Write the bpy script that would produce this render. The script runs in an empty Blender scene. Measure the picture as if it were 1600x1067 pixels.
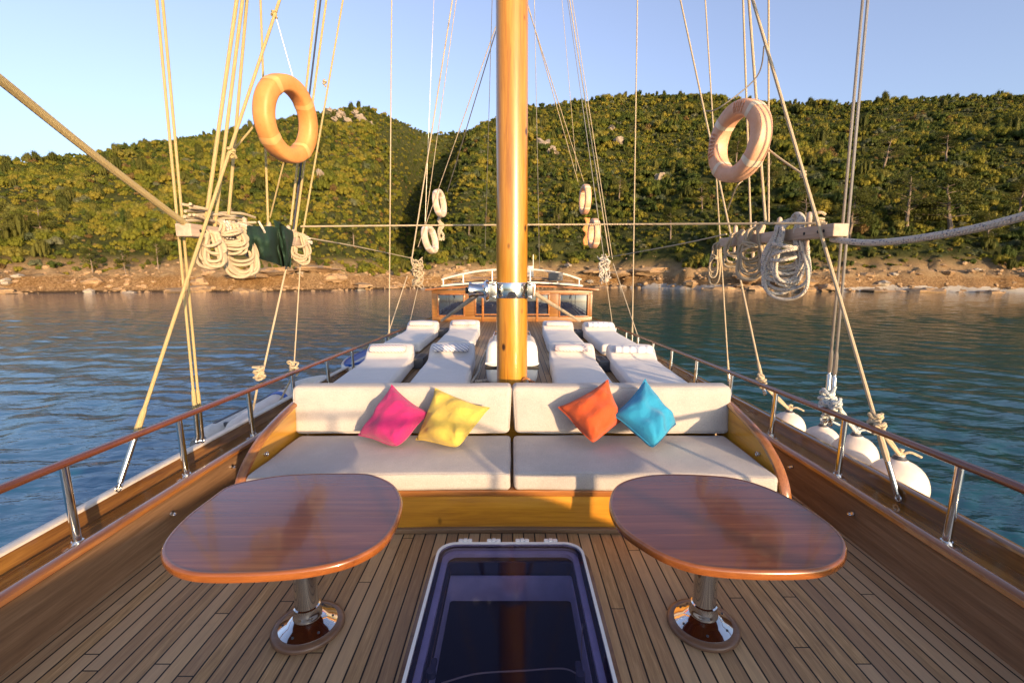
import bpy, math, random
import numpy as np
from mathutils import Vector, noise
R = math.radians
random.seed(7); rng = np.random.default_rng(7)
S = bpy.context.scene
COL = S.collection
# ------------------------------------------------------------------ camera numbers (photo is 1600x1067)
F = 711.0; HEYE = 1.75; TILT = math.atan((533.5-428)/F)
CT, ST = math.cos(TILT), math.sin(TILT)
def ray(px, py):
    y = (533.5-py)/F
    return ((px-800)/F, CT+y*ST, -ST+y*CT)
def PZ(px, py, z):
    r = ray(px, py); t = (z-HEYE)/r[2]; return Vector((r[0]*t, r[1]*t, z))
def PY(px, py, y):
    r = ray(px, py); t = y/r[1]; return Vector((r[0]*t, y, HEYE+r[2]*t))
def PX(px, py, x):
    r = ray(px, py); t = x/r[0]; return Vector((x, r[1]*t, HEYE+r[2]*t))
# ------------------------------------------------------------------ sun
SUN_EL, SUN_AZ = R(6.0), R(180-30)        # azimuth clockwise from +Y: sun low behind the bow, a little to the right
WATER = -1.85

# ================================================================== node helpers
class NT:
    def __init__(s, name):
        s.m = bpy.data.materials.new(name); s.m.use_nodes = True
        s.t = s.m.node_tree; s.n = s.t.nodes; s.l = s.t.links
        s.b = s.n['Principled BSDF']
    def put(s, sock, v):
        if isinstance(v, bpy.types.NodeSocket): s.l.new(v, sock)
        elif v is not None:
            if hasattr(sock, 'default_value') and isinstance(v, (tuple, list)) and len(v) == 3 and sock.type == 'RGBA': v = (*v, 1)
            sock.default_value = v
    def node(s, typ, props=None, **ins):
        n = s.n.new(typ)
        for k, v in (props or {}).items(): setattr(n, k, v)
        for k, v in ins.items():
            key = int(k[1:]) if k[0] == 'i' and k[1:].isdigit() else k.replace('_', ' ')
            s.put(n.inputs[key], v)
        return n
    def math(s, op, a, b=None, c=None):
        n = s.node('ShaderNodeMath', {'operation': op}, i0=a)
        if b is not None: s.put(n.inputs[1], b)
        if c is not None: s.put(n.inputs[2], c)
        return n.outputs[0]
    def coord(s, kind='Object', scale=(1, 1, 1)):
        c = s.node('ShaderNodeTexCoord').outputs[kind]
        return s.node('ShaderNodeMapping', i0=c, Scale=scale).outputs[0]
    def noise(s, vec, scale, detail=4, rough=.55, dist=0):
        return s.node('ShaderNodeTexNoise', Vector=vec, Scale=scale, Detail=detail, Roughness=rough, Distortion=dist).outputs[0]
    def ramp(s, fac, stops):
        n = s.node('ShaderNodeValToRGB', i0=fac); e = n.color_ramp.elements
        while len(e) < len(stops): e.new(.5)
        for q, (p, c) in zip(e, stops): q.position = p; q.color = (*c, 1) if len(c) == 3 else c
        return n.outputs[0]
    def mix(s, fac, a, b, mode='MIX'):
        n = s.node('ShaderNodeMix', {'data_type': 'RGBA', 'blend_type': mode})
        s.put(n.inputs[0], fac); s.put(n.inputs[6], a); s.put(n.inputs[7], b)
        return n.outputs[2]
    def bump(s, h, strength=.3, dist=.01, normal=None):
        n = s.node('ShaderNodeBump', Height=h, Strength=strength, Distance=dist)
        if normal is not None: s.put(n.inputs['Normal'], normal)
        s.l.new(n.outputs[0], s.b.inputs['Normal']); return n.outputs[0]
    def set(s, **kw):
        for k, v in kw.items(): s.put(s.b.inputs[k.replace('_', ' ')], v)
        return s.m

def plain(name, col, rough=.5, metal=0., var=.12, bump=0., bscale=60, **kw):
    t = NT(name); co = t.coord('Object')
    f = t.noise(co, 9, 5)
    lo = tuple(c*(1-var) for c in col); hi = tuple(min(1, c*(1+var)) for c in col)
    t.set(Base_Color=t.ramp(f, [(.3, lo), (.7, hi)]), Roughness=rough, Metallic=metal, **kw)
    if bump: t.bump(t.noise(co, bscale, 3), bump, .004)
    return t.m

def wood(name, dark, mid, light, axis='X', scale=1.0, rough=.3, coat=0., knots=False, bump=.05, plank=None, wander=0):
    t = NT(name); k = {'X': (1.2, 22, 22), 'Y': (22, 1.2, 22), 'Z': (22, 22, 1.2)}[axis]
    co = t.coord('Object', tuple(v*scale for v in k))
    n1 = t.noise(co, 1.0, 6, .6, .6)
    co2 = t.coord('Object', tuple(v*scale*5 for v in k))
    n2 = t.noise(co2, 1.0, 3, .6)
    f = t.math('ADD', t.math('MULTIPLY', n1, .75), t.math('MULTIPLY', n2, .25))
    col = t.ramp(f, [(.30, dark), (.5, mid), (.70, light)])
    if plank:      # boards glued side by side: (axis index, width)
        ax, w = plank
        sep = t.node('ShaderNodeSeparateXYZ', i0=t.coord('Object')).outputs[ax]
        idx = t.math('FLOOR', t.math('DIVIDE', sep, w))
        h = t.node('ShaderNodeTexWhiteNoise', {'noise_dimensions': '1D'}, W=idx).outputs[0]
        col = t.mix(t.math('MULTIPLY', h, .45), col, dark)
        fr = t.math('FRACT', t.math('DIVIDE', sep, w))
        col = t.mix(t.math('MULTIPLY', t.math('LESS_THAN', fr, .02), .6), col, tuple(c*.4 for c in dark))
    co3 = t.coord('Object')
    big = t.noise(co3, 1.7, 3)
    col = t.mix(t.math('MULTIPLY', big, .35), col, tuple(c*.8 for c in mid))
    if knots:
        v = t.node('ShaderNodeTexVoronoi', Vector=t.coord('Object', (1, 1, .55)), Scale=4.3).outputs['Distance']
        kk = t.ramp(v, [(.06, (1, 1, 1)), (.11, (0, 0, 0))])
        col = t.mix(kk, col, tuple(c*.18 for c in dark))
    t.set(Base_Color=col, Roughness=rough)
    if coat: t.set(Coat_Weight=coat, Coat_Roughness=.06)
    if bump: t.bump(f, bump, .004)
    return t.m

# ================================================================== mesh builder
class MB:
    def __init__(s): s.v = []; s.f = []
    def add(s, vs, fs):
        o = len(s.v); s.v.extend(tuple(v) for v in vs); s.f.extend(tuple(i+o for i in f) for f in fs); return s
    def box(s, x0, x1, y0, y1, z0, z1, r=0.0, k=2, n=1, fn=None):
        c = Vector(((x0+x1)/2, (y0+y1)/2, (z0+z1)/2)); h = (abs(x1-x0)/2, abs(y1-y0)/2, abs(z1-z0)/2)
        return s.rbox(c, h, r or min(h)*.02, k if r else 1, n, fn)
    def rbox(s, c, h, r, k=3, n=1, fn=None, rot=None):
        r = min(r, min(h)*.999)
        nn = (n, n, n) if isinstance(n, int) else n
        ax = []
        for a in range(3):
            fl = h[a]-r; o = [r*math.tan(R(45)*i/k) for i in range(k, 0, -1)]
            l = [-fl-x for x in o]+[-fl+2*fl*i/nn[a] for i in range(nn[a]+1)]+[fl+x for x in reversed(o)]
            ax.append(l)
        idx = {}; vs = []; fs = []
        def vert(p):
            q = [max(-(h[i]-r), min(h[i]-r, p[i])) for i in range(3)]
            d = Vector([p[i]-q[i] for i in range(3)])
            w = Vector(q)+(d.normalized()*r if d.length > 1e-9 else d)
            key = (round(w.x, 5), round(w.y, 5), round(w.z, 5))
            if key not in idx:
                idx[key] = len(vs)
                if fn: w = fn(w)
                if rot: w = rot @ w
                vs.append(w+c)
            return idx[key]
        for a in range(3):
            u, w = (a+1) % 3, (a+2) % 3
            for sg in (-1, 1):
                g = []
                for p in ax[u]:
                    row = []
                    for q in ax[w]:
                        pt = [0, 0, 0]; pt[a] = sg*h[a]; pt[u] = p; pt[w] = q
                        row.append(vert(pt))
                    g.append(row)
                for i in range(len(g)-1):
                    for j in range(len(g[0])-1):
                        f = (g[i][j], g[i+1][j], g[i+1][j+1], g[i][j+1])
                        if sg < 0: f = f[::-1]
                        if len(set(f)) == 4: fs.append(f)
        return s.add(vs, fs)
    def tube(s, pts, r, seg=8, closed=False, caps=True):
        pts = [Vector(p) for p in pts]; n = len(pts)
        rs = r if isinstance(r, (list, tuple)) else [r]*n
        vs = []; fs = []; prev = None
        for i in range(n):
            if closed: t = pts[(i+1) % n]-pts[i-1]
            else: t = pts[min(i+1, n-1)]-pts[max(i-1, 0)]
            if t.length < 1e-9: t = Vector((0, 0, 1))
            t.normalize()
            if prev is None:
                a = Vector((0, 0, 1)) if abs(t.z) < .9 else Vector((1, 0, 0))
                u = t.cross(a).normalized()
            else:
                u = prev-t*prev.dot(t)
                u = u.normalized() if u.length > 1e-6 else t.orthogonal().normalized()
            prev = u; w = t.cross(u)
            for j in range(seg):
                an = 2*math.pi*j/seg
                vs.append(pts[i]+(u*math.cos(an)+w*math.sin(an))*rs[i])
        m = n if closed else n-1
        for i in range(m):
            for j in range(seg):
                a = i*seg+j; b = i*seg+(j+1) % seg; i2 = (i+1) % n
                fs.append((a, b, i2*seg+(j+1) % seg, i2*seg+j))
        if caps and not closed:
            fs.append(tuple(range(seg))[::-1]); fs.append(tuple((n-1)*seg+j for j in range(seg)))
        return s.add(vs, fs)
    def lathe(s, prof, c, axis=(0, 0, 1), seg=24, caps=True):
        z = Vector(axis).normalized(); u = z.orthogonal().normalized(); w = z.cross(u); c = Vector(c)
        vs = []; fs = []
        for (r, h) in prof:
            for j in range(seg):
                a = 2*math.pi*j/seg; vs.append(c+z*h+(u*math.cos(a)+w*math.sin(a))*r)
        for i in range(len(prof)-1):
            for j in range(seg):
                fs.append((i*seg+j, i*seg+(j+1) % seg, (i+1)*seg+(j+1) % seg, (i+1)*seg+j))
        if caps:
            fs.append(tuple(range(seg))[::-1]); fs.append(tuple((len(prof)-1)*seg+j for j in range(seg)))
        return s.add(vs, fs)
    def prism(s, out, z0, z1, b=.006, to=lambda p, z: Vector((p[0], p[1], z)), k=3):
        out = [Vector((p[0], p[1])) for p in out]; n = len(out)
        area = sum(out[i].x*out[(i+1) % n].y-out[(i+1) % n].x*out[i].y for i in range(n))
        if area < 0: out.reverse()
        nr = []
        for i in range(n):
            t = (out[(i+1) % n]-out[i-1]).normalized(); nr.append(Vector((t.y, -t.x)))
        rings = []
        for i in range(k+1):
            a = R(90)*i/k; rings.append((b*(1-math.sin(a)), z0+b*(1-math.cos(a))))
        for i in range(k+1):
            a = R(90)*i/k; rings.append((b*(1-math.cos(a)), z1-b*(1-math.sin(a))))
        vs = []; fs = []
        for off, z in rings:
            for p, q in zip(out, nr): vs.append(to(p-q*off, z))
        for i in range(len(rings)-1):
            for j in range(n):
                fs.append((i*n+j, i*n+(j+1) % n, (i+1)*n+(j+1) % n, (i+1)*n+j))
        o = len(vs); m = len(rings)-1; vs += vs[:n]+vs[m*n:m*n+n]      # caps keep their own corners so they shade flat
        fs.append(tuple(range(o, o+n))[::-1]); fs.append(tuple(range(o+n, o+2*n)))
        return s.add(vs, fs)
    def sweep(s, path, prof, close=True, caps=True):
        """path: list of (x,y,zoff,nx,ny); prof: list of (out, z)"""
        vs = []; fs = []; n = len(prof)
        for (x, y, zo, nx, ny) in path:
            for (o, z) in prof: vs.append((x+nx*o, y+ny*o, z+zo))
        m = n if close else n-1
        for i in range(len(path)-1):
            for j in range(m):
                fs.append((i*n+j, i*n+(j+1) % n, (i+1)*n+(j+1) % n, (i+1)*n+j))
        if caps and close:
            fs.append(tuple(range(n))[::-1]); fs.append(tuple((len(path)-1)*n+j for j in range(n)))
        return s.add(vs, fs)
    def build(s, name, mat, parent=None, origin=None, smooth=42, rotz=0):
        v = np.array([tuple(p) for p in s.v], dtype=float)
        if parent is not None: o = WO[parent.name]
        elif origin is not None: o = np.array(origin, float)
        else:
            lo, hi = v.min(0), v.max(0); o = np.array([(lo[0]+hi[0])/2, (lo[1]+hi[1])/2, lo[2]])
        me = bpy.data.meshes.new(name)
        me.from_pydata((v-o).tolist(), [], s.f); me.validate()
        if smooth:
            me.polygons.foreach_set('use_smooth', [True]*len(me.polygons)); me.set_sharp_from_angle(angle=R(smooth))
        me.update(); me.materials.append(mat)
        ob = bpy.data.objects.new(name, me); COL.objects.link(ob)
        if parent is not None: ob.parent = parent
        else: ob.location = o
        WO[ob.name] = o
        return ob
WO = {}
def tag(o, label=None, cat=None, group=None, kind=None):
    if label: o['label'] = label
    if cat: o['category'] = cat
    if group: o['group'] = group
    if kind: o['kind'] = kind
    return o
def thing(name, label, cat, loc, group=None):
    o = bpy.data.objects.new(name, None); COL.objects.link(o); o.location = loc; o.empty_display_size = .1
    WO[o.name] = np.array(tuple(loc), float)
    return tag(o, label, cat, group)
def copy_tree(o, parent=None):
    c = o.copy(); COL.objects.link(c)
    if parent: c.parent = parent
    WO[c.name] = WO[o.name]
    for ch in list(o.children): copy_tree(ch, c)
    return c
def spline(pts, n=8, closed=False):
    pts = [Vector(p) for p in pts]; m = len(pts); out = []
    def P(i): return pts[i % m] if closed else pts[max(0, min(m-1, i))]
    for i in range(m if closed else m-1):
        a, b, c, d = P(i-1), P(i), P(i+1), P(i+2)
        for j in range(n):
            t = j/n
            out.append(.5*((2*b)+(c-a)*t+(2*a-5*b+4*c-d)*t*t+(3*b-a-3*c+d)*t*t*t))
    if not closed: out.append(pts[-1])
    return out

# ================================================================== materials
def deck_material(name, w=.057, tone=1.0):
    t = NT(name); co = t.coord('Object'); sep = t.node('ShaderNodeSeparateXYZ', i0=co)
    x, y = sep.outputs[0], sep.outputs[1]
    wob = t.math('MULTIPLY', t.math('SUBTRACT', t.noise(co, .8, 2), .5), .008)
    u = t.math('DIVIDE', t.math('ADD', x, wob), w)
    idx = t.math('FLOOR', u); fx = t.math('FRACT', u)
    h = t.node('ShaderNodeTexWhiteNoise', {'noise_dimensions': '1D'}, W=idx).outputs[0]
    v = t.math('ADD', t.math('DIVIDE', y, 2.3), t.math('MULTIPLY', h, 7.0))
    seg = t.math('FLOOR', v); fy = t.math('FRACT', v)
    cv = t.node('ShaderNodeCombineXYZ', i0=idx, i1=seg).outputs[0]
    h2 = t.node('ShaderNodeTexWhiteNoise', {'noise_dimensions': '2D'}, Vector=cv).outputs[0]
    shift = t.node('ShaderNodeVectorMath', {'operation': 'ADD'}, i0=t.coord('Object', (38, 2.2, 38)), i1=t.node('ShaderNodeCombineXYZ', i1=t.math('MULTIPLY', h2, 50.)).outputs[0]).outputs[0]
    g = t.noise(shift, 1.6, 6, .65, .4)
    fine = t.noise(t.coord('Object', (300, 9, 300)), 1.0, 3, .7)
    gg = t.math('ADD', t.math('MULTIPLY', g, .6), t.math('MULTIPLY', fine, .4))
    c = t.ramp(gg, [(.28, tuple(v*tone for v in (.072, .040, .014))), (.5, tuple(v*tone for v in (.20, .118, .046))), (.72, tuple(v*tone for v in (.40, .26, .12)))])
    c = t.mix(t.math('MULTIPLY', h2, .62), c, tuple(v*tone for v in (.13, .075, .042)))
    c = t.mix(t.math('MULTIPLY', t.math('GREATER_THAN', t.math('FRACT', t.math('MULTIPLY', h2, 17.0)), .62), .36), c, tuple(v*tone for v in (.34, .24, .135)))
    grey = t.noise(co, 1.3, 4)
    c = t.mix(t.math('MULTIPLY', grey, .22), c, tuple(v*tone for v in (.25, .2, .155)))
    stain = t.ramp(t.noise(co, 5, 5, .7), [(.58, (0, 0, 0)), (.75, (1, 1, 1))])
    c = t.mix(t.math('MULTIPLY', stain, .3), c, (.08, .05, .03))
    seam = t.math('MAXIMUM', t.math('LESS_THAN', fx, .115), t.math('LESS_THAN', fy, .0025))
    c = t.mix(seam, c, (.008, .007, .007))
    t.set(Base_Color=c, Roughness=t.math('ADD', t.math('MULTIPLY', gg, .25), .42), Specular_IOR_Level=.35)
    t.bump(t.math('SUBTRACT', t.math('MULTIPLY', gg, .35), t.math('MULTIPLY', seam, .8)), .45, .003)
    return t.m
M = {}
M['deck'] = deck_material('weathered_teak', .074, 1.9)
M['deck2'] = deck_material('weathered_teak_aft', .07, 1.6)
M['pine'] = wood('varnished_pine', (.20, .072, .007), (.46, .20, .018), (.60, .31, .045), 'Z', .9, .3, .7, knots=True)
M['pine_x'] = wood('varnished_pine_panel', (.28, .10, .01), (.54, .24, .022), (.70, .37, .05), 'X', .8, .28, .6, knots=True)
M['pine_y'] = wood('varnished_pine_side', (.40, .17, .02), (.58, .29, .035), (.70, .38, .06), 'Y', .6, .28, .6)
M['house'] = wood('deckhouse_varnish', (.10, .036, .008), (.24, .10, .02), (.36, .17, .04), 'X', .7, .3, .5)
M['trim_x'] = wood('varnished_trim_across', (.16, .05, .012), (.30, .11, .025), (.44, .18, .04), 'X', .9, .28, .5)
M['trim_y'] = wood('varnished_trim_along', (.12, .042, .012), (.27, .10, .026), (.46, .2, .055), 'Y', .7, .25, .6)
M['mahog'] = wood('varnished_mahogany_top', (.08, .017, .006), (.20, .048, .014), (.35, .11, .034), 'X', .75, .2, .35, bump=.015, plank=(1, .16))
M['mahog_edge'] = wood('mahogany_edge', (.15, .042, .01), (.25, .078, .018), (.36, .12, .03), 'X', .8, .22, .6)
M['rail'] = wood('mahogany_handrail', (.085, .024, .012), (.16, .046, .02), (.26, .085, .034), 'Y', .8, .26, .6)
M['bul'] = wood('oiled_bulwark_teak', (.11, .057, .03), (.235, .135, .073), (.37, .235, .14), 'Y', 1.25, .42, .15)
M['bulv'] = wood('varnished_bulwark', (.075, .028, .009), (.20, .088, .02), (.40, .20, .045), 'Y', 1.0, .22, .7)
M['ring'] = wood('teak_ring', (.09, .045, .025), (.17, .09, .05), (.25, .14, .08), 'X', .6, .35, .2)
M['plinth'] = wood('teak_plinth', (.13, .075, .04), (.22, .135, .075), (.32, .2, .12), 'X', .7, .45, 0)
M['oldwood'] = wood('weathered_pinrail_wood', (.30, .21, .15), (.46, .35, .27), (.58, .46, .36), 'Y', .8, .6, 0, bump=.2)
def cloth(name, col, bscale=420, var=.06, rough=.9, bump=.25, sheen=.15, wr=.25):
    t = NT(name); co = t.coord('Object')
    w1 = t.node('ShaderNodeTexWave', {'wave_type': 'BANDS', 'bands_direction': 'X'}, Vector=co, Scale=bscale/3, Distortion=.6).outputs[1]
    nz = t.noise(co, bscale, 2); fold = t.noise(co, 13, 4, .6, 1.2); big = t.noise(co, 5, 5, .6)
    lo = tuple(c*(1-var*2) for c in col); hi = tuple(min(1, c*(1+var)) for c in col)
    f = t.math('ADD', t.math('MULTIPLY', nz, .6), t.math('MULTIPLY', big, .4))
    t.set(Base_Color=t.ramp(f, [(.35, lo), (.65, hi)]), Roughness=rough, Sheen_Weight=sheen)
    h = t.math('ADD', t.math('MULTIPLY', nz, .12), t.math('ADD', t.math('MULTIPLY', big, wr), t.math('MULTIPLY', fold, wr*.30)))
    t.bump(h, bump, .02); return t.m
M['linen'] = cloth('natural_linen', (.45, .408, .378), bscale=150, var=.10, bump=.4, wr=.5)
M['mattress'] = cloth('white_canvas', (.62, .59, .58), bscale=150, var=.06, wr=.7, bump=.4)
M['pink'] = cloth('pink_cotton', (.42, .010, .13), wr=1.0, bump=.95)
M['yellow'] = cloth('yellow_cotton', (.58, .42, .07), wr=1.0, bump=.95)
M['orange'] = cloth('orange_cotton', (.55, .075, .012), wr=1.0, bump=.95)
M['blue'] = cloth('turquoise_cotton', (.015, .27, .48), wr=1.0, bump=.95)
M['green'] = cloth('dark_green_canvas', (.008, .034, .018), wr=.9, bump=.7, sheen=0., rough=.75)
def towel_mat(name, a, b, dirn, sc):
    t = NT(name); co = t.coord('Object')
    w = t.node('ShaderNodeTexWave', {'wave_type': 'BANDS', 'bands_direction': dirn}, Vector=co, Scale=sc, Distortion=1.5, Detail=1.0).outputs[1]
    t.set(Base_Color=t.ramp(w, [(.68, a), (.86, b)]), Roughness=.95)
    t.bump(t.noise(co, 300, 2), .3, .01); return t.m
M['towel1'] = towel_mat('pale_striped_towel', (.72, .62, .61), (.50, .36, .37), 'DIAGONAL', 14)
M['towel2'] = towel_mat('blue_lattice_towel', (.74, .72, .73), (.16, .2, .36), 'DIAGONAL', 11)
M['towel3'] = towel_mat('white_marbled_towel', (.78, .75, .76), (.42, .44, .54), 'X', 3)
M['steel'] = plain('polished_stainless', (.70, .69, .67), .08, 1.0, .04)
M['steel2'] = plain('brushed_stainless', (.60, .58, .55), .2, 1.0, .08)
M['white'] = plain('white_gelcoat', (.74, .73, .71), .22, 0, .04)
M['oldwhite'] = plain('aged_white_paint', (.64, .58, .50), .4, 0, .14, .1)
M['fender'] = plain('off_white_fender_vinyl', (.70, .61, .54), .42, 0, .08, .06, 30)
M['grey'] = plain('grey_plastic', (.05, .055, .07), .5)
M['black'] = plain('black_rubber', (.012, .012, .013), .5)
M['dinghy'] = plain('grey_white_dinghy_tube', (.62, .58, .52), .45, 0, .08)
M['dinghyd'] = plain('grey_dinghy_bottom', (.20, .21, .22), .5)
M['bluep'] = plain('blue_board_foam', (.02, .10, .42), .35)
def rope_mat(name, a, b, sc=55, fleck=None):
    t = NT(name); co = t.coord('Object')
    w = t.node('ShaderNodeTexWave', {'wave_type': 'BANDS', 'bands_direction': 'DIAGONAL'}, Vector=co, Scale=sc, Distortion=1.0).outputs[1]
    n = t.noise(co, 14, 4, .6)
    c = t.mix(t.math('MULTIPLY', n, .6), a, b)
    if fleck:
        v = t.noise(co, 75, 1); fl = t.ramp(v, [(.60, (0, 0, 0)), (.64, (1, 1, 1))]); c = t.mix(t.math('MULTIPLY', fl, .8), c, fleck)
    t.set(Base_Color=c, Roughness=.85)
    t.bump(w, .6, .006); return t.m
M['rope'] = rope_mat('cream_rope', (.56, .46, .32), (.40, .31, .19))
M['ropey'] = rope_mat('yellowed_rope', (.52, .41, .20), (.38, .28, .12))
M['ropew'] = rope_mat('white_flecked_rope', (.68, .62, .53), (.52, .45, .36), 40, (.13, .14, .2))
M['ropeb'] = rope_mat('blue_white_rope', (.62, .64, .62), (.42, .46, .46), 40, (.03, .16, .30))
M['wire'] = plain('rigging_wire', (.33, .29, .25), .35, .7)
M['roped'] = rope_mat('dark_navy_rope', (.06, .07, .11), (.035, .04, .06))
def buoy_mat(name, a, b):
    t = NT(name); co = t.coord('Object'); n = t.noise(co, 6, 6, .65); s = t.noise(co, 40, 3, .7)
    c = t.ramp(n, [(.32, b), (.66, a)])
    c = t.mix(t.math('MULTIPLY', t.ramp(s, [(.55, (0, 0, 0)), (.72, (1, 1, 1))]), .35), c, tuple(v*.72 for v in b))
    t.set(Base_Color=c, Roughness=.5); t.bump(n, .1, .01); return t.m
M['buoyo'] = buoy_mat('faded_orange_plastic', (.68, .31, .10), (.60, .25, .07))
M['buoyp'] = buoy_mat('sun_bleached_orange_plastic', (.74, .44, .29), (.66, .33, .18))
M['buoyw'] = buoy_mat('bleached_cream_plastic', (.70, .56, .44), (.60, .44, .31))
M['band'] = plain('reflective_band', (.72, .58, .42), .35)
M['bando'] = plain('worn_orange_band', (.74, .40, .15), .4)
M['faded'] = plain('faded_red_lettering', (.60, .24, .11), .6, 0, .3)
def glass_dark(name, col=(.012, .016, .035)):
    t = NT(name); t.set(Base_Color=col, Roughness=.03, Specular_IOR_Level=.8, Coat_Weight=1.0, Coat_Roughness=.02); return t.m
M['glass'] = glass_dark('tinted_window_glass')
def acrylic():
    t = NT('tinted_purple_acrylic'); t.set(Base_Color=(.02, .018, .05), Roughness=.035, Specular_IOR_Level=.6)
    tr = t.node('ShaderNodeBsdfTransparent', Color=(.76, .74, .87)).outputs[0]
    gl = t.node('ShaderNodeBsdfGlossy', Color=(.42, .40, .52), Roughness=.06).outputs[0]
    fr = t.node('ShaderNodeFresnel', IOR=1.36).outputs[0]
    df = t.node('ShaderNodeBsdfDiffuse', Color=(.024, .021, .048)).outputs[0]
    m0 = t.node('ShaderNodeMixShader', i0=.12); t.l.new(tr, m0.inputs[1]); t.l.new(df, m0.inputs[2])
    fr = t.math('MULTIPLY', fr, t.math('SUBTRACT', 1.0, t.node('ShaderNodeNewGeometry').outputs['Backfacing']))
    m1 = t.node('ShaderNodeMixShader', i0=fr); t.l.new(m0.outputs[0], m1.inputs[1]); t.l.new(gl, m1.inputs[2])
    t.l.new(m1.outputs[0], t.n['Material Output'].inputs[0]); return t.m
M['acrylic'] = acrylic()
M['liner'] = plain('white_hatch_liner', (.74, .73, .78), .5)
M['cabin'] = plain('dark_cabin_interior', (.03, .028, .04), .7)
M['curtain'] = cloth('rust_curtain', (.30, .09, .04))

# ================================================================== DECK, HULL, BULWARKS
YA, YB = -3.4, 14.5      # bow tip behind the camera, far aft end
XH = 2.25
def side_path(sg, y0=YA, y1=YB, n=90, inset=0.0):
    out = []
    for i in range(n+1):
        y = y0+(y1-y0)*i/n if y0 >= 0 else None
        if y is None:
            t = i/n
            y = y0+(y1-y0)*(t**1.6)
        def X(yy):
            if yy < 0: return XH*math.sqrt(max(0.0, 1-(yy/YA)**2.4))
            return XH
        def Zo(yy): return .45*(1-math.exp(-(yy/.9)**2))+.10*(yy/YA)**2 if yy < 0 else -.012*max(0, yy-3)  # unseen bow sheer, its height shaped to shade the deck and bench front
        x = X(y); e = .01
        if y <= YA+1e-6: nx, ny = 0.0, -1.0
        else:
            y2 = max(YA, y-e); tx, ty = X(y+e)-X(y2), (y+e)-y2; L = math.hypot(tx, ty); nx, ny = ty/L, -tx/L
        out.append((sg*x, y, Zo(y), sg*nx, ny))
    return out
PS = {1: side_path(1), -1: side_path(-1)}
# foredeck sheet (outline follows the bulwark)
d = MB()
L_ = [(p[0]-.0, p[1]) for p in PS[1] if p[1] < 4.5]; n = len(L_)
vs = []; fs = []
hx = .36; hy0, hy1 = 1.22, 2.56       # hatch well
ys = sorted(set([p[1] for p in L_]+[hy0, hy1]))
def hw(y): return XH*math.sqrt(max(0.0, 1-(y/YA)**2.4)) if y < 0 else XH
for i in range(len(ys)-1):
    a, b = ys[i], ys[i+1]
    if a >= hy0-1e-6 and b <= hy1+1e-6:
        d.add([(-hw(a), a, 0), (-hx, a, 0), (-hx, b, 0), (-hw(b), b, 0)], [(0, 1, 2, 3)])
        d.add([(hx, a, 0), (hw(a), a, 0), (hw(b), b, 0), (hx, b, 0)], [(0, 1, 2, 3)])
    else: d.add([(-hw(a), a, 0), (hw(a), a, 0), (hw(b), b, 0), (-hw(b), b, 0)], [(0, 1, 2, 3)])
tag(d.build('deck', M['deck'], origin=(0, 0, 0)), kind='structure')
# side decks + raised deck
d = MB()
for sg in (-1, 1): d.add([(sg*1.9, 4.4, .012), (sg*XH, 4.4, .012), (sg*XH, YB, -.08), (sg*1.9, YB, -.08)], [(0, 1, 2, 3) if sg > 0 else (3, 2, 1, 0)])
tag(d.build('side_deck', M['deck2'], origin=(0, 0, 0)), kind='structure')
RZ = .45
d = MB(); d.box(-1.98, 1.98, 3.86, YB, -.05, RZ, .02)
tag(d.build('raised_deck', M['deck2'], origin=(0, 0, 0)), kind='structure')
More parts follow.
